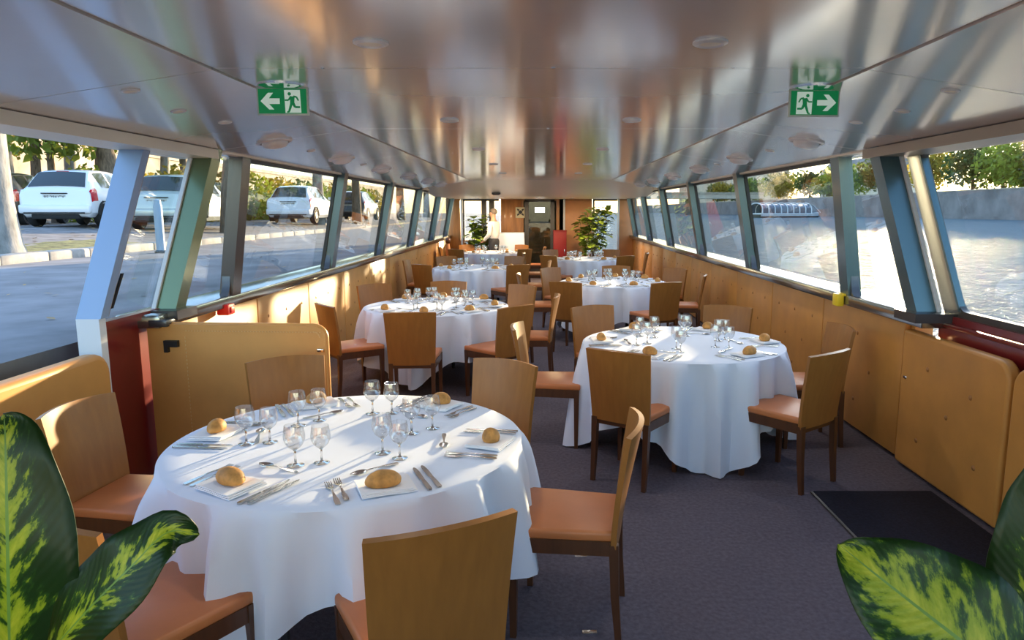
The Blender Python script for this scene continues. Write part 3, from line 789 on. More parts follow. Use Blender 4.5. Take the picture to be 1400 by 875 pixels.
# shrubs along the back of the car park
for i in range(14):
    y = (22+i*2.6) if i < 4 else 22+(i-4)*3.1; x = -16.3 if i < 4 else -13.0
    s_ = thing('shrub', 'leafy shrub in the car park hedge, %s along from the open doorway' % ['first', 'second', 'third', 'fourth', 'fifth', 'sixth', 'seventh', 'eighth', 'ninth', 'tenth', 'eleventh', 'twelfth', 'thirteenth', 'last'][i], 'shrub', (x, y+4, 1.28), 0, 'hedge shrubs')
    f = MB(); leaf_cloud(f, (0, 0, .75), (1.2, 1.7, 1.35), 1100, .13, random.Random(40+i), -.7); f.build('foliage', ['leaf_tree', 'leaf_gold', 'leaf_dark'][i % 3], s_, 0)
    MB().tube([(0, 0, -.05), (.1, .1, .5), (.2, 0, 1.0)], [.05, .04, .02], 6).build('stem', 'bark', s_)
ew = struct('quay_wall', MB().box(-27, -26, -10, 120, .5, 5.2).box(-27.2, -25.9, -10, 120, 5.2, 5.5), 'stone', 'warm stone embankment wall behind the car park', 'wall')
rl = thing('railing', 'iron railing on top of the quay embankment wall', 'railing', (-26.4, 0, 5.5))
pm = MB().tube([(0, 0, 0), (0, 0, 1.1)], .03, 6).mesh('baluster'); pm.materials.append(M['frame_grey'])
for i in range(60): obj('baluster', pm, None, rl, (0, 16+i*.9, 0))
for z in (.5, 1.08): MB().tube([(0, 10, z), (0, 75, z)], .03, 6).build('rail', 'frame_grey', rl)
# ------------------------------------------------------------------ ceiling fittings
ORD = ['first', 'second', 'third', 'fourth', 'fifth', 'sixth', 'seventh']
def slope_z(x): return lerp(2.243, 2.09, (abs(x)-XC)/(2.30-XC))
slope_a = math.atan((2.243-2.09)/(2.30-XC))
lamp0 = None
LD = {}
def bulb(t, r, e):  # cabin fill added in fittings that look off; far bulkhead spots are lit
    if (r, e) not in LD:
        d = bpy.data.lights.new('bulb', 'AREA'); d.shape = 'DISK'; d.size = 2*r; d.energy = e; d.color = (1, .95, .90) if e < 9 else (1, .72, .42); LD[(r, e)] = d
    o = bpy.data.objects.new('bulb', LD[(r, e)]); C.objects.link(o); o.parent = t; o.location = (0, 0, -.06)
for s in (-1, 1):
    for k, y in enumerate((4.88, 6.5, 8.12, 9.75, 11.4, 12.9)):
        x = s*1.80
        t = thing('ceiling_lamp', 'round chrome ceiling lamp, %s from the front on the %s slope' % (ORD[k], 'left' if s < 0 else 'right'), 'lamp', (x, y, slope_z(x)+.002), 0, 'round lamps on the sloped ceiling')
        t.rotation_euler = (0, s*slope_a, 0)
        if lamp0 is None:
            r_ = MB().lathe([(.118, 0), (.118, -.010), (.104, -.016), (.096, -.016), (.096, -.004)], 24).mesh('rim'); r_.materials.append(M['lamp_rim'])
            d_ = MB().lathe([(.097, -.003), (.088, -.006), (.086, -.003)], 24).mesh('lens'); d_.materials.append(M['lamp_lens'])
            e_ = MB().lathe([(.0, -.052), (.04, -.050), (.070, -.042), (.084, -.026), (.086, -.003)], 24).mesh('dome'); e_.materials.append(M['lamp_rim'])
            lamp0 = (r_, d_, e_)
        obj('rim', lamp0[0], None, t); obj('groove', lamp0[1], None, t); obj('dome', lamp0[2], None, t); bulb(t, .07, 2.2)  # area light added as fill, the lamp itself is unlit
sp = MB().lathe([(.058, 0), (.058, -.006), (.045, -.012), (.034, -.006), (.0, -.004)], 18).mesh('downlight'); sp.materials.append(M['lamp_rim'])
lp = MB().lathe([(.036, -.007), (.0, -.0085)], 14).mesh('bulb_glass'); lp.materials.append(M['soffit'])
def downlight(x, y, lb, sloped=False, sc=1):
    z = slope_z(x) if sloped else 2.25
    t = thing('downlight', lb, 'downlight', (x, y, z), 0, 'small recessed spots in the ceiling')
    if sloped: t.rotation_euler = (0, math.copysign(slope_a, x), 0)
    t.scale = (sc, sc, sc)
    obj('bezel', sp, None, t); obj('bulb_glass', lp, None, t)
    if not sloped: bulb(t, .03, 1.8)  # added fill as well
for k, y in enumerate((2.43, 4.45, 6.5, 8.55, 10.6)):
    for s in (-1, 1):
        downlight(s*.56, y, 'small recessed spot in the flat ceiling, %s on the %s' % (ORD[k], 'left' if s < 0 else 'right'))
for s in (-1, 1):
    for k, (x, y) in enumerate(((1.67, 2.97), (1.74, 3.49), (1.72, 3.95), (1.8, 5.65), (1.8, 7.3))):
        downlight(s*x, y, 'tiny metal spot on the %s sloped ceiling, %s from the front' % ('left' if s < 0 else 'right', ORD[k]), True, .62)

# exit signs
def exit_sign(x, y, mirror, lb):
    t = thing('exit_sign', lb, 'exit sign', (x, y, 2.25), 0, 'green exit signs')
    MB().lathe([(.105, 0), (.105, -.006), (.07, -.013), (0, -.014)], 24).build('ceiling_mount', 'chrome', t)
    pl = MB().rbox(-.115, .115, -.006, .006, -.129, -.007, .002).build('plate', 'sign_acrylic', t)
    g = MB().box(-.107, .107, -.0085, -.006, -.121, -.015).build('green_field', 'green_sign', t, 0)
    m_ = -1 if mirror else 1
    yy0, yy1 = -.0105, -.0085
    def pr(poly): return [(m_*p[0], p[1]-.068) for p in poly]
    ar = MB().prism(pr([(-.097, 0), (-.062, .036), (-.040, .036), (-.060, .012), (-.012, .012), (-.012, -.012), (-.060, -.012), (-.038, -.036), (-.060, -.036)]), 'y', yy0, yy1)
    ar.build('arrow', 'sign_white', t, 0)
    MB().prism(pr([(.012, -.05), (.082, -.05), (.080, .048), (.010, .048)]), 'y', yy0, yy1).build('doorway', 'sign_white', t, 0)
    man = MB()
    def limb(a, b_, w0, w1):
        a = Vector(a); b_ = Vector(b_); d = (b_-a).normalized(); q = Vector((-d.y, d.x))
        man.prism(pr([a+q*w0, b_+q*w1, b_-q*w1, a-q*w0]), 'y', yy0-.0015, yy1-.0015)
    man.prism(pr([(.033+.0075*math.cos(i*PI/5), .031+.0075*math.sin(i*PI/5)) for i in range(10)]), 'y', yy0-.0015, yy1-.0015)
    limb((.046, .020), (.044, -.010), .010, .009)
    limb((.040, .020), (.028, .004), .004, .0035); limb((.028, .004), (.012, .004), .0035, .003)
    limb((.050, .020), (.064, .018), .004, .0035); limb((.064, .018), (.072, .002), .0035, .003)
    limb((.042, -.008), (.034, -.030), .006, .005); limb((.034, -.030), (.028, -.046), .005, .004); limb((.030, -.046), (.020, -.047), .003, .003)
    limb((.048, -.008), (.056, -.026), .006, .005); limb((.056, -.026), (.078, -.026), .0045, .004)
    man.build('running_figure', 'green_sign', t, 0)
exit_sign(-1.15, 3.25, False, 'green exit sign with running figure and arrow pointing left')
exit_sign(1.24, 3.30, True, 'green exit sign with running figure and arrow pointing right')

# ------------------------------------------------------------------ low partition, mats, small things
pt_ = thing('partition_panel', 'tan stitched leather partition panel beside the sliding door', 'partition', (-2.46, 4.36, 0), R_(-4))
pan = MB().prism(arc_rect(0, 1.14, .03, 1.0, .075, ('tr',)), 'y', -.03, .03).build('panel', 'pad_light', pt_)
edge = [(x, z) for x, z in arc_rect(0, 1.14, .03, 1.0, .075, ('tr',))][1:-1]
MB().tube([(1.14, 0, .03), (1.14, 0, .9)]+[(x, 0, z) for x, z in edge[1:]]+[(0, 0, 1.0)], .012, 6).build('piping', 'pad_light', pan)
st = MB()
for i in range(46):
    x = .25+i*.019; st.box(x, x+.009, -.034, -.029, .958, .963)
for i in range(34):
    z = .12+i*.024; st.box(.243, .248, -.034, -.029, z, z+.012)
for i in range(8):
    a = PI/2*i/8; st.box(1.065+.04*math.sin(a), 1.072+.04*math.sin(a), -.034, -.029, .921+.04*math.cos(a), .926+.04*math.cos(a))
st.build('stitching', 'stitch', pan, 0)
lt = MB().box(.115, .205, -.055, -.03, .86, .90).box(.115, .14, -.055, -.03, .825, .86); lt.build('latch', 'black', pt_)
MB().rbox(.03, .15, -.06, .04, .985, 1.03, .008).build('hinge', 'post_dark', pt_)
MB().rbox(1.09, 1.13, -.045, -.03, .84, .86, .004).build('snap', 'chrome', pt_)

t = thing('red_holder', 'small red plastic holder on the left ledge behind the partition', 'holder', (-2.42, 5.25, .955))
MB().rbox(.0, .09, -.06, .06, -.03, .05, .01).build('box', 'red_plastic', t); MB().rbox(.085, .10, -.03, .03, -.015, .03, .006).build('lid', 'red_plastic', t)
t = thing('yellow_holder', 'small yellow plastic holder clipped to the right ledge', 'holder', (2.40, 5.45, 1.01))
MB().rbox(-.10, -.045, -.05, .05, -.045, .05, .01).build('box', 'yellow_plastic', t); MB().rbox(-.06, -.03, -.06, .06, .035, .055, .006).build('lid', 'yellow_plastic', t)
a, b_, c_ = at_z(1185, 672, 0), at_z(1340, 690, 0), at_z(1212, 770, 0)
mt = thing('door_mat', 'black rubber door mat by the right side door', 'mat', (2.02, 3.35, 0))
MB().rbox(-.36, .36, -1.4, .72, .001, .014, .005).build('pad', 'mat_black', mt)
MB().box(-.375, -.36, -1.4, .72, .001, .010).build('edge_strip', 'frame_grey', mt)
h = thing('floor_hatch', 'carpeted floor hatch with two small plates between the near tables', 'hatch', (.2, 3.05, 0))
MB().rbox(-.42, .30, -.55, .30, .0005, .004, .001).build('cover', 'carpet', h)
for y in (.22, -.42): MB().rbox(-.03, .03, y-.012, y+.012, .004, .007, .001).build('lift_plate', 'steel', h)

# ------------------------------------------------------------------ tables, cloths, chairs, settings
CTW = {}
TZ, TR_ = .742, .725
TABLES = [  # key, centre, cloth half side, max drop, rotation, phrase, chairs [(x,y,place)]
 ('front left table', (-.81, 2.87), 1.05, .46, 20, [(-.38, 2.02, 'near right'), (.11, 2.77, 'right'), (-.34, 3.64, 'far right'), (-1.33, 3.72, 'far left'), (-1.77, 2.95, 'left'), (-1.22, 2.06, 'near left')]),
 ('front right table', (1.04, 5.08), 1.20, .735, 50, [(.61, 4.37, 'near left'), (1.58, 4.33, 'near right'), (1.95, 5.08, 'right'), (1.53, 5.93, 'far right'), (.57, 5.93, 'far left'), (.09, 5.1, 'left')]),
 ('second left table', (-1.06, 7.10), 1.15, .66, 30, [(-1.1, 6.04, 'near'), (-.40, 6.35, 'near right'), (-.11, 7.0, 'right'), (-.38, 7.74, 'far right'), (-1.1, 8.1, 'far'), (-1.74, 7.82, 'far left'), (-1.75, 6.44, 'near left')]),
 ('second right table', (.98, 9.50), 1.16, .70, 10, [(.42, 8.52, 'near left'), (1.38, 8.47, 'near right'), (1.90, 9.33, 'right'), (1.78, 10.12, 'far right'), (1.12, 10.48, 'far'), (.33, 10.18, 'far left'), (-.02, 9.40, 'left')]),
 ('third left table', (-1.10, 11.95), 1.15, .66, 25, [(-1.72, 11.22, 'near left'), (-.50, 11.17, 'near right'), (-.12, 11.9, 'right'), (-.60, 12.78, 'far right'), (-1.6, 12.8, 'far left'), (-2.04, 12.0, 'left')]),
 ('rear right table', (.90, 14.15), 1.15, .68, 40, [(.32, 13.42, 'near left'), (1.45, 13.35, 'near right'), (1.86, 14.1, 'right'), (1.4, 14.98, 'far right'), (.36, 14.98, 'far left'), (-.06, 14.1, 'left')]),
 ('rear left table', (-1.15, 16.40), 1.15, .68, 15, [(-1.72, 15.62, 'near left'), (-.52, 15.68, 'near right'), (-.17, 16.4, 'right'), (-.62, 17.2, 'far right'), (-1.68, 17.2, 'far left'), (-2.07, 16.35, 'left')]),
]
# chair prototype (sitter looks along +y)
def back_fn(u, v):
    z = lerp(.405, .87, v); x = lerp(-1, 1, u)
    w_ = lerp(.196, .216, v)
    lean = .085*v**1.25
    cv = .045*x*x*(.25+.75*v)
    top = -.010*(x*x)*v**6
    return (x*w_, -.215-lean+cv, z+top)
CH = {}
def cmesh(name, mb, m_, sm=40):
    me = mb.mesh(name, sm); me.materials.append(M[m_]); CH[name] = me
mbk = MB().slab(back_fn, 11, 9, .022); cmesh('backrest', mbk, 'wood', 50)
def seat_fn(mb):
    bm = bmesh.new(); bmesh.ops.create_cube(bm, size=1)
    for v in bm.verts:
        f_ = .5+v.co.y
        v.co = (v.co.x*lerp(.385, .435, f_), v.co.y*.425+.005, .452+v.co.z*.045)
    bmesh.ops.bevel(bm, geom=bm.edges[:], offset=.014, segments=3, profile=.5, affect='EDGES')
    bm.verts.index_update(); mb.add([v.co[:] for v in bm.verts], [[v.index for v in f.verts] for f in bm.faces]); bm.free(); return mb
cmesh('seat', seat_fn(MB()), 'leather', 50)
ap = MB()
for s in (-1, 1):
    ap.hexa([(s*.185-.011, -.19, .375), (s*.185+.011, -.19, .375), (s*.205+.011, .2, .375), (s*.205-.011, .2, .375), (s*.185-.011, -.19, .435), (s*.185+.011, -.19, .435), (s*.205+.011, .2, .435), (s*.205-.011, .2, .435)])
ap.box(-.2, .2, .183, .205, .375, .435).box(-.185, .185, -.21, -.188, .375, .435)
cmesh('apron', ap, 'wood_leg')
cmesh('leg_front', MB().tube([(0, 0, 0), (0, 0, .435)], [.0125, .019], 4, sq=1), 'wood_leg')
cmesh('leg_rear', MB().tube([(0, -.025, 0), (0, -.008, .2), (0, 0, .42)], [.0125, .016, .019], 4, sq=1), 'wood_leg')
def chair(x, y, rz, label, group):
    t = thing('dining_chair', label, 'chair', (x, y, 0), rz, group)
    obj('backrest', CH['backrest'], None, t); obj('seat', CH['seat'], None, t); obj('apron', CH['apron'], None, t)
    for s in (-1, 1):
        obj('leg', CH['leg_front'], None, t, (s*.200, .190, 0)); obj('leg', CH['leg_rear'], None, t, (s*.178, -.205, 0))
    return t

# cutlery, glass, bread, napkin meshes
def strip(mb, prof, th):
    # prof: (y, half width, z)
    vs = []; fs = []; n = len(prof)
    for y, w_, z in prof: vs += [(-w_, y, z), (w_, y, z), (w_, y, z+th), (-w_, y, z+th)]
    for i in range(n-1):
        for j in range(4): fs.append((i*4+j, i*4+(j+1) % 4, i*4+4+(j+1) % 4, i*4+4+j))
    fs += [(0, 3, 2, 1), (n*4-4, n*4-3, n*4-2, n*4-1)]
    return mb.add(vs, fs)
HND = [(-.105, .004, .001), (-.10, .009, .001), (-.07, .0095, .002), (-.03, .005, .004), (.0, .0032, .006), (.03, .0035, .005)]
G = {}
def gm(name, mb, m_, sm=50):
    me = mb.mesh(name, sm); me.materials.append(M[m_]); G[name] = me
gm('handle', strip(MB(), HND, .003), 'steel')
fh = strip(MB(), [(.03, .0035, .005), (.045, .010, .003), (.06, .0125, .001)], .002)
for q in (-1.5, -.5, .5, 1.5): strip(fh, [(.06, .0022, .001), (.085, .002, .002), (.105, .0012, .005)], .002); [None]
fh2 = strip(MB(), [(.03, .0035, .005), (.045, .010, .003), (.06, .0125, .001)], .002)
for q in (-1.5, -.5, .5, 1.5):
    o0 = len(fh2.v); strip(fh2, [(.058, .0021, .001), (.085, .0019, .002), (.105, .0012, .005)], .002)
    fh2.v[o0:] = [(v[0]+q*.0069, v[1], v[2]) for v in fh2.v[o0:]]
gm('fork_head', fh2, 'steel')
def bowl(u, v):
    a = lerp(-1, 1, v); y = lerp(.025, .095, u); w_ = .0195*math.sin(PI*min(.999, max(.03, u**.75)))**.6
    return (a*w_, y, .007-.006*math.sin(PI*u)*(1-a*a))
gm('spoon_bowl', MB().slab(bowl, 9, 7, .0018), 'steel')
gm('knife_handle', strip(MB(), [(-.115, .005, .001), (-.11, .0085, .001), (-.06, .008, .001), (-.01, .0055, .001)], .006), 'steel')
gm('blade', strip(MB(), [(-.01, .0055, .002), (.0, .0085, .003), (.07, .0095, .003), (.105, .007, .003), (.118, .002, .003)], .0015), 'steel')
gp = [(.031, .0), (.033, .002), (.012, .006), (.0048, .012), (.004, .035), (.0048, .058), (.010, .066)]
gm('foot_and_stem', MB().lathe(gp, 14), 'wine_stem', 60)
gb_ = [(.0, .064), (.014, .067), (.030, .082), (.0395, .103), (.0405, .118), (.037, .143), (.0345, .160), (.0335, .160), (.036, .143), (.0392, .118), (.0382, .103), (.029, .083), (.013, .069), (0, .067)]
gm('glass_bowl', MB().lathe(gb_, 20), 'wine_glass', 60)
def bread_mesh(name, sx_, sy_, sz_, seed):
    mb = MB().ball((0, 0, sz_*.42), (sx_, sy_, sz_), 18, 12)
    mb.v = [(v[0]*(1+.06*noise.noise((v[0]*30+seed, v[1]*30, v[2]*30))), v[1]*(1+.06*noise.noise((v[1]*30, seed, v[0]*20))), max(0, v[2])*(1+.05*noise.noise((v[0]*25, v[1]*25, seed)))) for v in mb.v]
    gm(name, mb, 'crust', 60)
bread_mesh('roll_long', .070, .044, .042, 1.0); bread_mesh('roll_round', .046, .042, .042, 4.0); bread_mesh('roll_mid', .058, .040, .040, 8.0)
def nap(mb, z0, sx_, sy_, dx, dy):
    return mb.slab(lambda u, v: (lerp(-sx_, sx_, u)+dx, lerp(-sy_, sy_, v)+dy, z0+.0025*math.sin(u*5+v*3)+(.004 if u in (0, 1) else .002)), 7, 6, .004)
nm = MB(); nap(nm, .002, .095, .075, 0, 0); nap(nm, .0065, .092, .074, -.004, .002); nap(nm, .011, .088, .072, -.008, .003)
gm('napkin', nm, 'napkin', 30)
far_fork = MB(); far_fork.add(*[[v for v in strip(MB(), HND, .003).v], strip(MB(), HND, .003).f]); far_fork.add(fh2.v, fh2.f); gm('far_fork', far_fork, 'steel')

def cloth_mesh(S, cap, rot, seed):
    rg = random.Random(seed); ph = [rg.uniform(0, 6.28) for _ in range(6)]
    na, nr, ns = 144, 8, 14
    mb = MB(); vs = [(0, 0, TZ)]; fs = []
    def hem(a):
        q = max(abs(math.cos(a-rot)), abs(math.sin(a-rot)))
        L = S/q-TR_
        L = min(L, 10)
        # smooth limit
        d = cap-.5*((cap-L)+math.sqrt((cap-L)**2+.0009)) if L < cap+.3 else cap
        return min(d, cap), max(0, L-cap)
    for i in range(1, nr+1):
        r = (TR_-.008)*i/nr
        for j in range(na):
            a = 2*PI*j/na; vs.append((r*math.cos(a), r*math.sin(a), TZ+.0008*noise.noise((r*6*math.cos(a), r*6*math.sin(a), seed))))
    for k in range(ns+1):
        t = k/ns
        for j in range(na):
            a = 2*PI*j/na; d, ex = hem(a)
            z = TZ-.006-(d-.006)*t if k else TZ-.004
            w = t**.6
            sn = math.sin(11*a+ph[0]+1.2*math.sin(2*a+ph[1])); sn = math.copysign(abs(sn)**.75, sn)
            fold = (.050*sn+.046*math.sin(21*a+ph[2]+.6*math.sin(3*a+ph[4]))+.012*math.sin(31*a+ph[3]))*w*(.75+d)
            r = TR_+.004+.012*min(1, t*4)+w*(.022+.07*ex)+fold
            r = max(r, TR_-.012)
            vs.append((r*math.cos(a), r*math.sin(a), max(.006, z)))
    for j in range(na): fs.append((0, 1+j, 1+(j+1) % na))
    for i in range(nr+ns):
        for j in range(na):
            o = 1+i*na; fs.append((o+j, o+na+j, o+na+(j+1) % na, o+(j+1) % na))
    return mb.add(vs, fs)
PLACES = {}
def setting(tname, c, ang, place, far, rg, seed):
    th = ang
    u = Vector((math.cos(th), math.sin(th), 0)); tt = Vector((-math.sin(th), math.cos(th), 0)); c3 = Vector((c[0], c[1], TZ+.001))
    def P(r, b_): return c3+u*(r+rg.uniform(-.012, .012))+tt*(b_+rg.uniform(-.003, .003))
    rz = th+PI/2+R_(rg.uniform(-4, 4))
    def rj(a): return rz+R_(rg.uniform(-a, a))
    where = '%s place, %s' % (place, tname)
    def mk(name, parts, r, b_, rot, lab, cat, dz=0):
        p = P(r, b_); p.z += dz
        if far:
            t = obj(name, parts[0][1]); t.location = p; t.rotation_euler = (0, 0, rot); tag(t, lab, cat, name.replace('_', ' ')+'s on the tables')
            if len(parts) > 1:
                for n_, me_ in parts[1:]: obj(n_, me_, None, t)
        else:
            t = thing(name, lab, cat, p, rot, name.replace('_', ' ')+'s on the tables')
            for n_, me_ in parts: obj(n_, me_, None, t)
        return t
    n = obj('napkin', G['napkin'], None, None, P(.60, 0), (0, 0, rj(14)))
    n.location.z = TZ+.002
    tag(n, 'folded white napkin at the '+where, 'napkin', 'napkins on the tables')
    bk = rg.choice(['roll_long', 'roll_round', 'roll_mid']) if (tname, place) not in BREAD else BREAD[(tname, place)]
    b_ = obj('bread_roll', G[bk], None, None, P(.60, -.01), (0, 0, rj(12)))
    b_.location.z = TZ+.019; b_.scale = (.9, .9, .9)
    tag(b_, '%s crusty bread roll on the napkin, %s' % ({'roll_long': 'long', 'roll_round': 'round', 'roll_mid': 'oval'}[bk], where), 'bread roll', 'bread rolls on the tables')
    for q, (bb, nm_) in enumerate(((-.142, 'inner'), (-.176, 'outer'))):
        mk('fork', [('handle', G['handle']), ('head', G['fork_head'])], .56, bb, rj(1.5), '%s steel fork at the %s' % (nm_, where), 'fork')
    for q, (bb, nm_) in enumerate(((.135, 'inner'), (.169, 'outer'))):
        mk('knife', [('handle', G['knife_handle']), ('blade', G['blade'])], .57, bb, rj(1.5), '%s steel knife at the %s' % (nm_, where), 'knife')
    mk('spoon', [('handle', G['handle']), ('bowl', G['spoon_bowl'])], .40, .0, rz+PI/2+R_(rg.uniform(-20, 20)), 'dessert spoon above the napkin, '+where, 'spoon')
    for q, (rr, bb, nm_) in enumerate(((.27, .055, 'inner'), (.345, .115, 'outer'))):
        w_ = mk('wine_glass', [('foot_and_stem', G['foot_and_stem']), ('bowl', G['glass_bowl'])], rr, bb, 0, '%s empty stemmed glass at the %s' % (nm_, where), 'glass')
        if q == 1: w_.scale = (.93, .93, .93)
        if (tname, place) in GLASS: gx = GLASS[(tname, place)][q]; w_.location = (gx[0], gx[1], TZ+.001)
GLASS = {('front left table', k_): v_ for k_, v_ in {'left': ((-1.22, 2.80), (-1.13, 2.82)), 'far left': ((-1.09, 3.05), (-1.02, 3.13)), 'far right': ((-.80, 3.24), (-.71, 3.25)), 'right': ((-.56, 2.94), (-.48, 3.01)), 'near right': ((-.63, 2.69), (-.55, 2.63)), 'near left': ((-.93, 2.55), (-.84, 2.58))}.items()}
BREAD = {('front left table', 'near right'): 'roll_long', ('front left table', 'near left'): 'roll_long', ('front left table', 'right'): 'roll_round', ('front left table', 'far right'): 'roll_mid', ('front left table', 'left'): 'roll_mid'}
for ti, (tn, c, S, cap, rot, chs) in enumerate(TABLES):
    tb = thing('round_table', 'round folding table under the cloth, '+tn, 'table', (c[0], c[1], 0), R_(rot), 'round dining tables')
    MB().lathe([(0, .71), (TR_-.055, .71), (TR_-.04, .715), (TR_-.04, .733), (0, .736)], 48).build('tabletop', 'wood', tb)
    for k in range(4):
        a = PI/4+k*PI/2
        MB().tube([(.42*math.cos(a), .42*math.sin(a), 0), (.38*math.cos(a), .38*math.sin(a), .712)], .018, 8).build('leg', 'post_dark', tb)
    MB().tube([(-.27, -.27, .6), (.27, .27, .6)], .012, 6).build('brace', 'post_dark', tb)
    cl = cloth_mesh(S, cap, R_(rot), ti+1.5).build('tablecloth', 'cloth', None, 60)
    cl.location = (c[0], c[1], 0)
    tag(cl, 'white cloth draped in folds over the '+tn, 'tablecloth', 'white tablecloths')
    rg = random.Random(50+ti)
    for (x, y, place) in chs:
        d = Vector((c[0]-x, c[1]-y)); rz = math.atan2(d.y, d.x)-PI/2
        tw = CTW.get((tn, place), rg.uniform(-5, 5)) if 'CTW' in globals() else 0
        chair(x, y, rz+R_(tw), 'brown wooden chair with tan leather seat, %s place, %s' % (place, tn), 'dining chairs around the tables')
        ang = math.atan2(y-c[1], x-c[0])
        setting(tn, c, ang, place, ti >= 4, rg, ti)
# ------------------------------------------------------------------ far end furniture
sv = thing('service_table', 'tall service table at the far bulkhead beside the waiter', 'table', (-.82, 18.1, 0))
for x in (-.33, .33):
    for y in (-.25, .25): MB().tube([(x, y, 0), (x, y, 1.10)], .025, 6).build('leg', 'wood_leg', sv)
MB().box(-.38, .38, -.3, .3, 1.10, 1.14).build('tabletop', 'wood', sv)
ct = MB()
def drape(u, v):
    per = [(-.40, -.32), (.40, -.32), (.40, .32), (-.40, .32), (-.40, -.32)]
    q = u*4; i = min(int(q), 3); p = Vector(per[i]).lerp(Vector(per[i+1]), q-i)
    k = 1+v*.06+.02*math.sin(u*60)*v
    return (p.x*k, p.y*k, 1.145-v*.72)
ct.grid(drape, 65, 7); ct.add([(-.40, -.32, 1.145), (.40, -.32, 1.145), (.40, .32, 1.145), (-.40, .32, 1.145)], [(0, 1, 2, 3)])
o = ct.build('tablecloth', 'cloth', None, 40); o.location = (-.82, 18.1, 0); tag(o, 'white cloth over the tall service table at the far end', 'tablecloth')

rc = thing('red_cabinet', 'narrow red cabinet beside the far glazed door', 'cabinet', (.50, 18.3, 0))
MB().rbox(-.17, .17, -.18, .18, 0, 1.18, .008).build('body', 'red_cabinet', rc)
MB().rbox(-.155, .155, -.195, -.18, .05, 1.13, .004).build('door', 'red_cabinet', rc)
MB().rbox(.11, .125, -.215, -.195, .6, .72, .004).build('handle', 'chrome', rc)
MB().rbox(-.18, .18, -.19, .19, 1.18, 1.20, .004).build('top', 'red_cabinet', rc)

ns = thing('wall_sign', 'small square cream sign with dark emblem on the far bulkhead', 'sign', (-.53, 18.755, 1.66))
MB().box(-.13, .13, -.01, .01, -.15, .13).build('board', 'sign_cream', ns)
em = MB()
em.prism([(.05*math.cos(i*PI/8), .05*math.sin(i*PI/8)) for i in range(16)], 'y', -.014, -.01)
for k in range(4):
    a = PI/4+k*PI/2; c_, s_ = math.cos(a), math.sin(a)
    em.prism([(.06*c_-.03*s_, .06*s_+.03*c_), (.12*c_-.012*s_, .12*s_+.012*c_), (.12*c_+.012*s_, .12*s_-.012*c_), (.06*c_+.03*s_, .06*s_-.03*c_)], 'y', -.014, -.01)
em.build('emblem', 'ink', ns, 0)
t = thing('lit_panel', 'small glowing white panel inside the far lobby', 'light panel', (0, 20.18, 1.72))  # glow added behind the door pane, no known fitting
mat('lit_white', (.9, .9, .9), .5, emit=((1, 1, .95), 2.0))
MB().box(-.16, .12, -.02, .0, -.07, .07).build('diffuser', 'lit_white', t); MB().box(-.17, .13, -.01, .01, -.08, .08).build('frame', 'frame_grey', t)
t = thing('speaker', 'small round grey speaker on the lowered far ceiling', 'speaker', (-.9, 14.45, 2.06), 0)
MB().lathe([(.09, .0), (.09, -.03), (.06, -.05), (.03, -.045), (0, -.05)], 18).build('housing', 'frame_grey', t)
MB().lathe([(.05, -.048), (.0, -.055)], 14).build('cone', 'chrome', t)
t = thing('wooden_stand', 'slim wooden stand with dark round top by the far left wall', 'stand', (-2.22, 16.95, 0))
MB().lathe([(.13, 0), (.13, .03), (.04, .05), (.03, .5), (.05, .62), (.06, .78), (.03, .92)], 12).build('column', 'back_salmon', t)
MB().ball((0, 0, .99), (.07, .07, .08), 12, 8).build('knob', 'wood_leg', t)

for k, x in enumerate((-1.5, -.9, -.05, .75, 1.5)):
    t = thing('downlight', 'small lit spot in the lowered far ceiling, %s from the left' % ORD[k], 'downlight', (x, 16.9, 2.0), 0, 'lit spots over the far bulkhead')
    obj('bezel', sp, None, t); o = obj('bulb_glass', MB().lathe([(.036, -.007), (.0, -.0085)], 14).mesh('bulb_glass'), 'lit_white', t)
    bulb(t, .04, 10.0)
# ficus plants
def ficus(loc, h, spread, n, seed, label):
    rg = random.Random(seed)
    t = thing('potted_rubber_plant', label, 'plant', loc, 0, 'rubber plants at the far end')
    MB().lathe([(.0, 0), (.17, 0), (.21, .36), (.22, .38), (.20, .38), (.19, .34), (0, .34)], 18).build('pot', 'pot', t)
    sm = MB(); f = MB()
    for k in range(6):
        a = k*1.05+rg.uniform(-.3, .3); tip = Vector((math.cos(a)*spread*rg.uniform(.2, .6), math.sin(a)*spread*rg.uniform(.2, .6), h*rg.uniform(.72, .97)))
        b0 = Vector((math.cos(a)*.05, math.sin(a)*.05, .33)); mid = b0.lerp(tip, .5)+Vector((math.cos(a)*.05, math.sin(a)*.05, .05))
        sm.tube([b0, mid, tip], [.014, .012, .006], 6)
        for q in range(n//6):
            s_ = rg.uniform(.25, 1.02); p = b0.lerp(mid, min(1, s_*2)) if s_ < .5 else mid.lerp(tip, s_*2-1)
            an = rg.uniform(0, 6.28); dr = Vector((math.cos(an), math.sin(an), rg.uniform(-.25, .7))).normalized()
            L = rg.uniform(.18, .29); sd = dr.cross(Vector((0, 0, 1))).normalized(); up = sd.cross(dr)
            W = L*.30
            pts = [(0, .15), (.25, .8), (.55, 1), (.8, .7), (1, 0)]
            vs = []; 
            for (q_, w_) in pts:
                cpt = p+dr*(L*q_+.03)+Vector((0, 0, -.06*q_*q_))
                vs += [cpt-sd*W*w_+up*.012*w_, cpt, cpt+sd*W*w_+up*.012*w_]
            fs = []
            for i in range(4):
                for j in range(2): fs.append((i*3+j, i*3+j+1, i*3+4+j, i*3+3+j))
            f.add(vs, fs)
    sm.build('stem', 'bark', t); f.build('foliage', 'ficus', t, 60)
ficus((-1.56, 17.8, 0), 1.72, .46, 260, 4, 'leafy rubber plant beside the waiter at the far left')
ficus((1.32, 17.7, 0), 1.95, .62, 420, 8, 'tall bright rubber plant at the far right glazed opening')

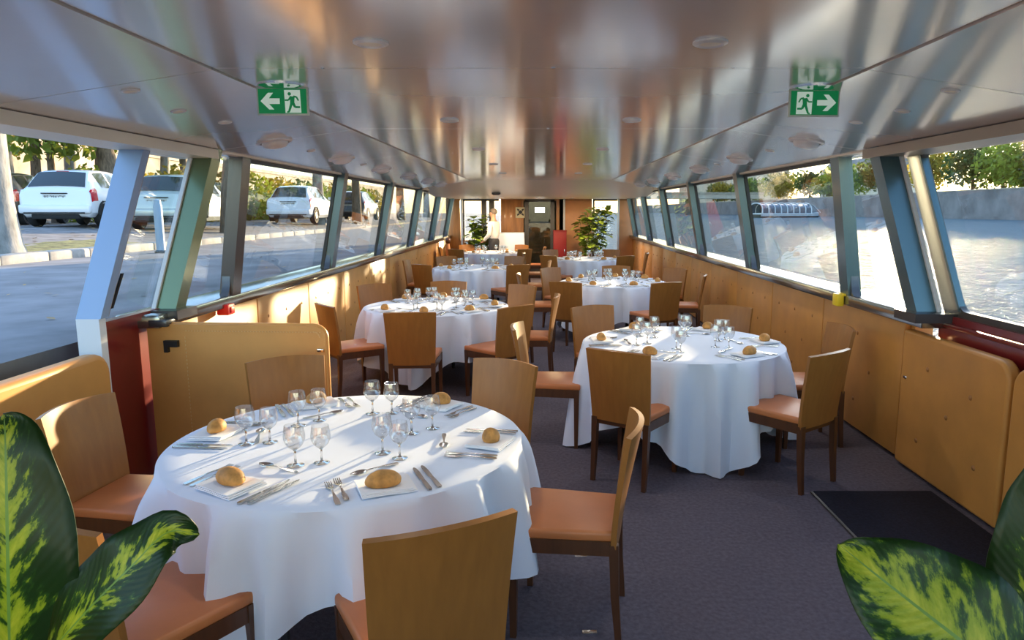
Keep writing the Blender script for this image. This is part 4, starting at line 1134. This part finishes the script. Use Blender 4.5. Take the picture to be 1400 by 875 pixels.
# ------------------------------------------------------------------ foreground dieffenbachias
def big_leaf(parent, pts, width, nrm, fold=.18, wave=.01, fat=.5, n=26, m_=11):
    # pts: midrib control points base..tip ; nrm: direction the upper face looks to
    P = [Vector(p) for p in pts]; nrm = Vector(nrm).normalized()
    def spline(t):
        k = len(P)-1; q = min(t*k, k-1e-6); i = int(q); f_ = q-i
        p0 = P[max(i-1, 0)]; p1 = P[i]; p2 = P[i+1]; p3 = P[min(i+2, k)]
        return .5*((2*p1)+(p2-p0)*f_+(2*p0-5*p1+4*p2-p3)*f_*f_+(3*p1-p0-3*p2+p3)*f_**3)
    mb = MB(); uvs = []
    def prof(t):
        return max(.0, math.sin(PI*t**fat))**.75*(1-.25*t)+.015*(1-t)
    for i in range(n):
        t = i/(n-1); c = spline(t); d = (spline(min(1, t+.01))-spline(max(0, t-.01))).normalized()
        sd = d.cross(nrm).normalized(); up = sd.cross(d).normalized()
        w_ = width*prof(t)/1.0
        for j in range(m_):
            q = lerp(-1, 1, j/(m_-1))
            p = c+sd*q*w_+up*(fold*w_*abs(q)**1.3+wave*math.sin(t*19+q*2)*abs(q))
            mb.v.append(tuple(p)); uvs.append((.5+q*.5, t))
    mb.f = [(i*m_+j, (i+1)*m_+j, (i+1)*m_+j+1, i*m_+j+1) for i in range(n-1) for j in range(m_-1)]
    me = bpy.data.meshes.new('leaf'); me.from_pydata(mb.v, [], mb.f); me.update()
    ul = me.uv_layers.new(name='UVMap')
    for l in me.loops: ul.data[l.index].uv = uvs[l.vertex_index]
    me.shade_smooth(); me.materials.append(M['variegated'])
    o = obj('leaf', me, None, parent)
    md = o.modifiers.new('thickness', 'SOLIDIFY'); md.thickness = .0015
    return o
def dieff(label, loc, leaves, grp):
    t = thing('potted_dieffenbachia', label, 'plant', loc, 0, grp)
    L = Vector(loc)
    MB().lathe([(0, 0), (.17, 0), (.215, .34), (.225, .36), (.2, .36), (.19, .32), (0, .32)], 24).build('pot', 'pot', t)
    MB().lathe([(.0, .325), (.195, .322)], 20).build('soil', 'soil', t)
    MB().tube([(0, 0, .3), (.01, .0, .6), (-.01, .01, .86)], [.024, .021, .016], 10).build('cane', 'stem', t)
    for k, (pts, w_, nr, fo, wv_, ft) in enumerate(leaves):
        loc_pts = [Vector(p)-L for p in pts]
        lf = big_leaf(t, loc_pts, w_, nr, fo, wv_, ft)
        if 'right' in label and k == 0: lf.data.materials[0] = M['variegated_pale']
        b0 = Vector((0, 0, .62+.035*k)); e = loc_pts[0]
        mid = b0.lerp(e, .5)+Vector((0, 0, .05))
        d0 = (loc_pts[1]-loc_pts[0]).normalized()
        MB().tube([b0, mid, e-d0*.03, e+d0*.02], [.012, .009, .006, .004], 8).build('petiole', 'stem', t)
    return t
V = at_y
left_leaves = [
 ([V(14, 905, .98), V(12, 800, .97), V(10, 690, .98), V(8, 600, 1.0), V(6, 566, 1.02)], .105, (.25, -1, .25), .10, .004, .62),
 ([V(62, 900, .98), V(120, 835, .96), V(180, 775, .96), V(230, 728, .98), V(272, 731, 1.0)], .066, (-.35, -1.0, .45), .14, .004, .72),
 ([(-.92, .85, .98), (-1.02, .80, 1.12), (-1.12, .72, 1.18), (-1.2, .62, 1.14)], .10, (-.3, -.3, .9), .15, .006, .62),
 ([(-.86, .78, .96), (-.90, .66, 1.08), (-.95, .52, 1.12), (-1.0, .4, 1.04)], .10, (0, -.2, .9), .15, .006, .62),
]
dieff('variegated dieffenbachia with broad leaves at the lower left', (-.86, .90, 0), left_leaves, 'foreground dieffenbachias')
right_leaves = [
 ([V(1398, 950, .84), V(1330, 890, .86), V(1260, 835, .88), V(1190, 780, .90), V(1146, 744, .92)], .112, (-.15, -.75, .65), .12, .004, .66),
 ([V(1440, 905, .95), V(1430, 820, .95), V(1428, 730, .96), V(1430, 660, .97), V(1432, 610, .98)], .085, (-.3, -1, .2), .12, .004, .62),
 ([(.92, .86, .98), (1.0, .78, 1.12), (1.08, .68, 1.16), (1.15, .58, 1.1)], .10, (.3, -.3, .9), .15, .006, .62),
]
dieff('variegated dieffenbachia with broad leaves at the lower right', (.84, .86, 0), right_leaves, 'foreground dieffenbachias')

# ------------------------------------------------------------------ waiter
def skin_mesh(name, joints, edges, root, m_, parent, sub=2):
    me = bpy.data.meshes.new(name); me.from_pydata([j[0] for j in joints], edges, []); me.update()
    o = obj(name, me, m_, parent)
    md = o.modifiers.new('skin', 'SKIN'); md.use_smooth_shade = True
    for i, j in enumerate(joints):
        sv_ = me.skin_vertices[0].data[i]; r = j[1]
        sv_.radius = r if hasattr(r, '__len__') else (r, r); sv_.use_root = (i == root)
    s2 = o.modifiers.new('subdivision', 'SUBSURF'); s2.levels = sub; s2.render_levels = sub
    return o
wt_ = thing('person', 'waiter in a white shirt and dark trousers at the far end', 'person', (-1.16, 17.55, 0), R_(65))
# faces +y locally (turned to the left of the picture)
J = [((0, 0, .95), (.14, .11)), ((0, 0, 1.15), (.135, .10)), ((0, 0, 1.36), (.165, .11)), ((0, .0, 1.45), (.07, .065)), ((0, .01, 1.53), (.055, .06)), ((0, .03, 1.60), (.075, .09)), ((0, .02, 1.68), (.07, .085)),
     ((.19, 0, 1.39), .055), ((.23, .0, 1.13), .043), ((.21, .16, .97), .034), ((.20, .22, .93), .03),
     ((-.19, 0, 1.39), .055), ((-.23, .0, 1.13), .043), ((-.21, .16, .97), .034), ((-.20, .22, .93), .03),
     ((.09, 0, .86), .085), ((.10, .02, .48), .06), ((.10, -.01, .09), .042), ((.10, .1, .04), .035),
     ((-.09, 0, .86), .085), ((-.10, .02, .48), .06), ((-.10, -.01, .09), .042), ((-.10, .1, .04), .035)]
Eg = [(0, 1), (1, 2), (2, 3), (3, 4), (4, 5), (5, 6), (2, 7), (7, 8), (8, 9), (9, 10), (2, 11), (11, 12), (12, 13), (13, 14), (0, 15), (15, 16), (16, 17), (17, 18), (0, 19), (19, 20), (20, 21), (21, 22)]
JB = [(p_, (r_ if i_ in (3, 4, 5, 6, 10, 14) else (tuple(q*.78 for q in r_) if hasattr(r_, '__len__') else r_*.78))) for i_, (p_, r_) in enumerate(J)]
skin_mesh('body', JB, Eg, 0, 'skin', wt_)
k = 1.08
def gr(r): return tuple(q*k+.004 for q in r) if hasattr(r, '__len__') else r*k+.004
JS = [(J[i][0], gr(J[i][1])) for i in (0, 1, 2)]+[((0, 0, 1.44), (.075, .07))]+[(J[i][0], gr(J[i][1])) for i in (7, 8)]+[((.205, .17, .965), .042)]+[(J[i][0], gr(J[i][1])) for i in (11, 12)]+[((-.205, .17, .965), .042)]
skin_mesh('shirt', JS, [(0, 1), (1, 2), (2, 3), (2, 4), (4, 5), (5, 6), (2, 7), (7, 8), (8, 9)], 0, 'shirt', wt_)
JT = [((0, 0, 1.0), (.158, .13))]+[(J[i][0], gr(J[i][1])) for i in (15, 16)]+[((.10, -.01, .07), .058)]+[(J[i][0], gr(J[i][1])) for i in (19, 20)]+[((-.10, -.01, .07), .058), ((0, 0, 1.07), (.155, .125))]
skin_mesh('trousers', JT, [(0, 1), (1, 2), (2, 3), (0, 4), (4, 5), (5, 6), (0, 7)], 0, 'trousers', wt_)
for s in (-1, 1): MB().rbox(s*.10-.045, s*.10+.045, -.08, .19, 0, .085, .03, 3).build('shoe', 'shoe', wt_)
hr = MB().ball((0, .0, 1.675), (.083, .098, .085), 14, 10)
hr.v = [(v[0], min(v[1], .055) if v[2] < 1.70 else v[1], max(v[2], 1.60+(.06 if v[1] > .02 else 0))) for v in hr.v]
hr.build('hair', 'hair', wt_)
fc = MB().prism([(.105, 1.60), (.135, 1.598), (.112, 1.64)], 'x', -.014, .014); fc.build('nose', 'skin', wt_)
for s in (-1, 1):
    MB().ball((s*.03, .108, 1.645), (.010, .006, .007), 8, 6).build('eye', 'ink', wt_); MB().ball((s*.080, .02, 1.625), (.010, .018, .030), 8, 6).build('ear', 'skin', wt_)
    h_ = MB()
    for q in range(4): h_.tube([(s*.2+(q-1.5)*.016, .22, .93), (s*.2+(q-1.5)*.017, .27, .91), (s*.2+(q-1.5)*.016, .295-.006*abs(q-1.2), .885)], [.010, .009, .006], 6)
    h_.tube([(s*.2-s*.02, .2, .935), (s*.2-s*.045, .235, .93), (s*.2-s*.05, .262, .915)], [.011, .010, .007], 6)
    h_.ball((s*.2, .215, .93), (.036, .04, .016), 8, 6); h_.build('hand', 'skin', wt_)
MB().rbox(-.022, .022, .112, .118, 1.565, 1.572, .002).build('mouth', 'tail_red', wt_)
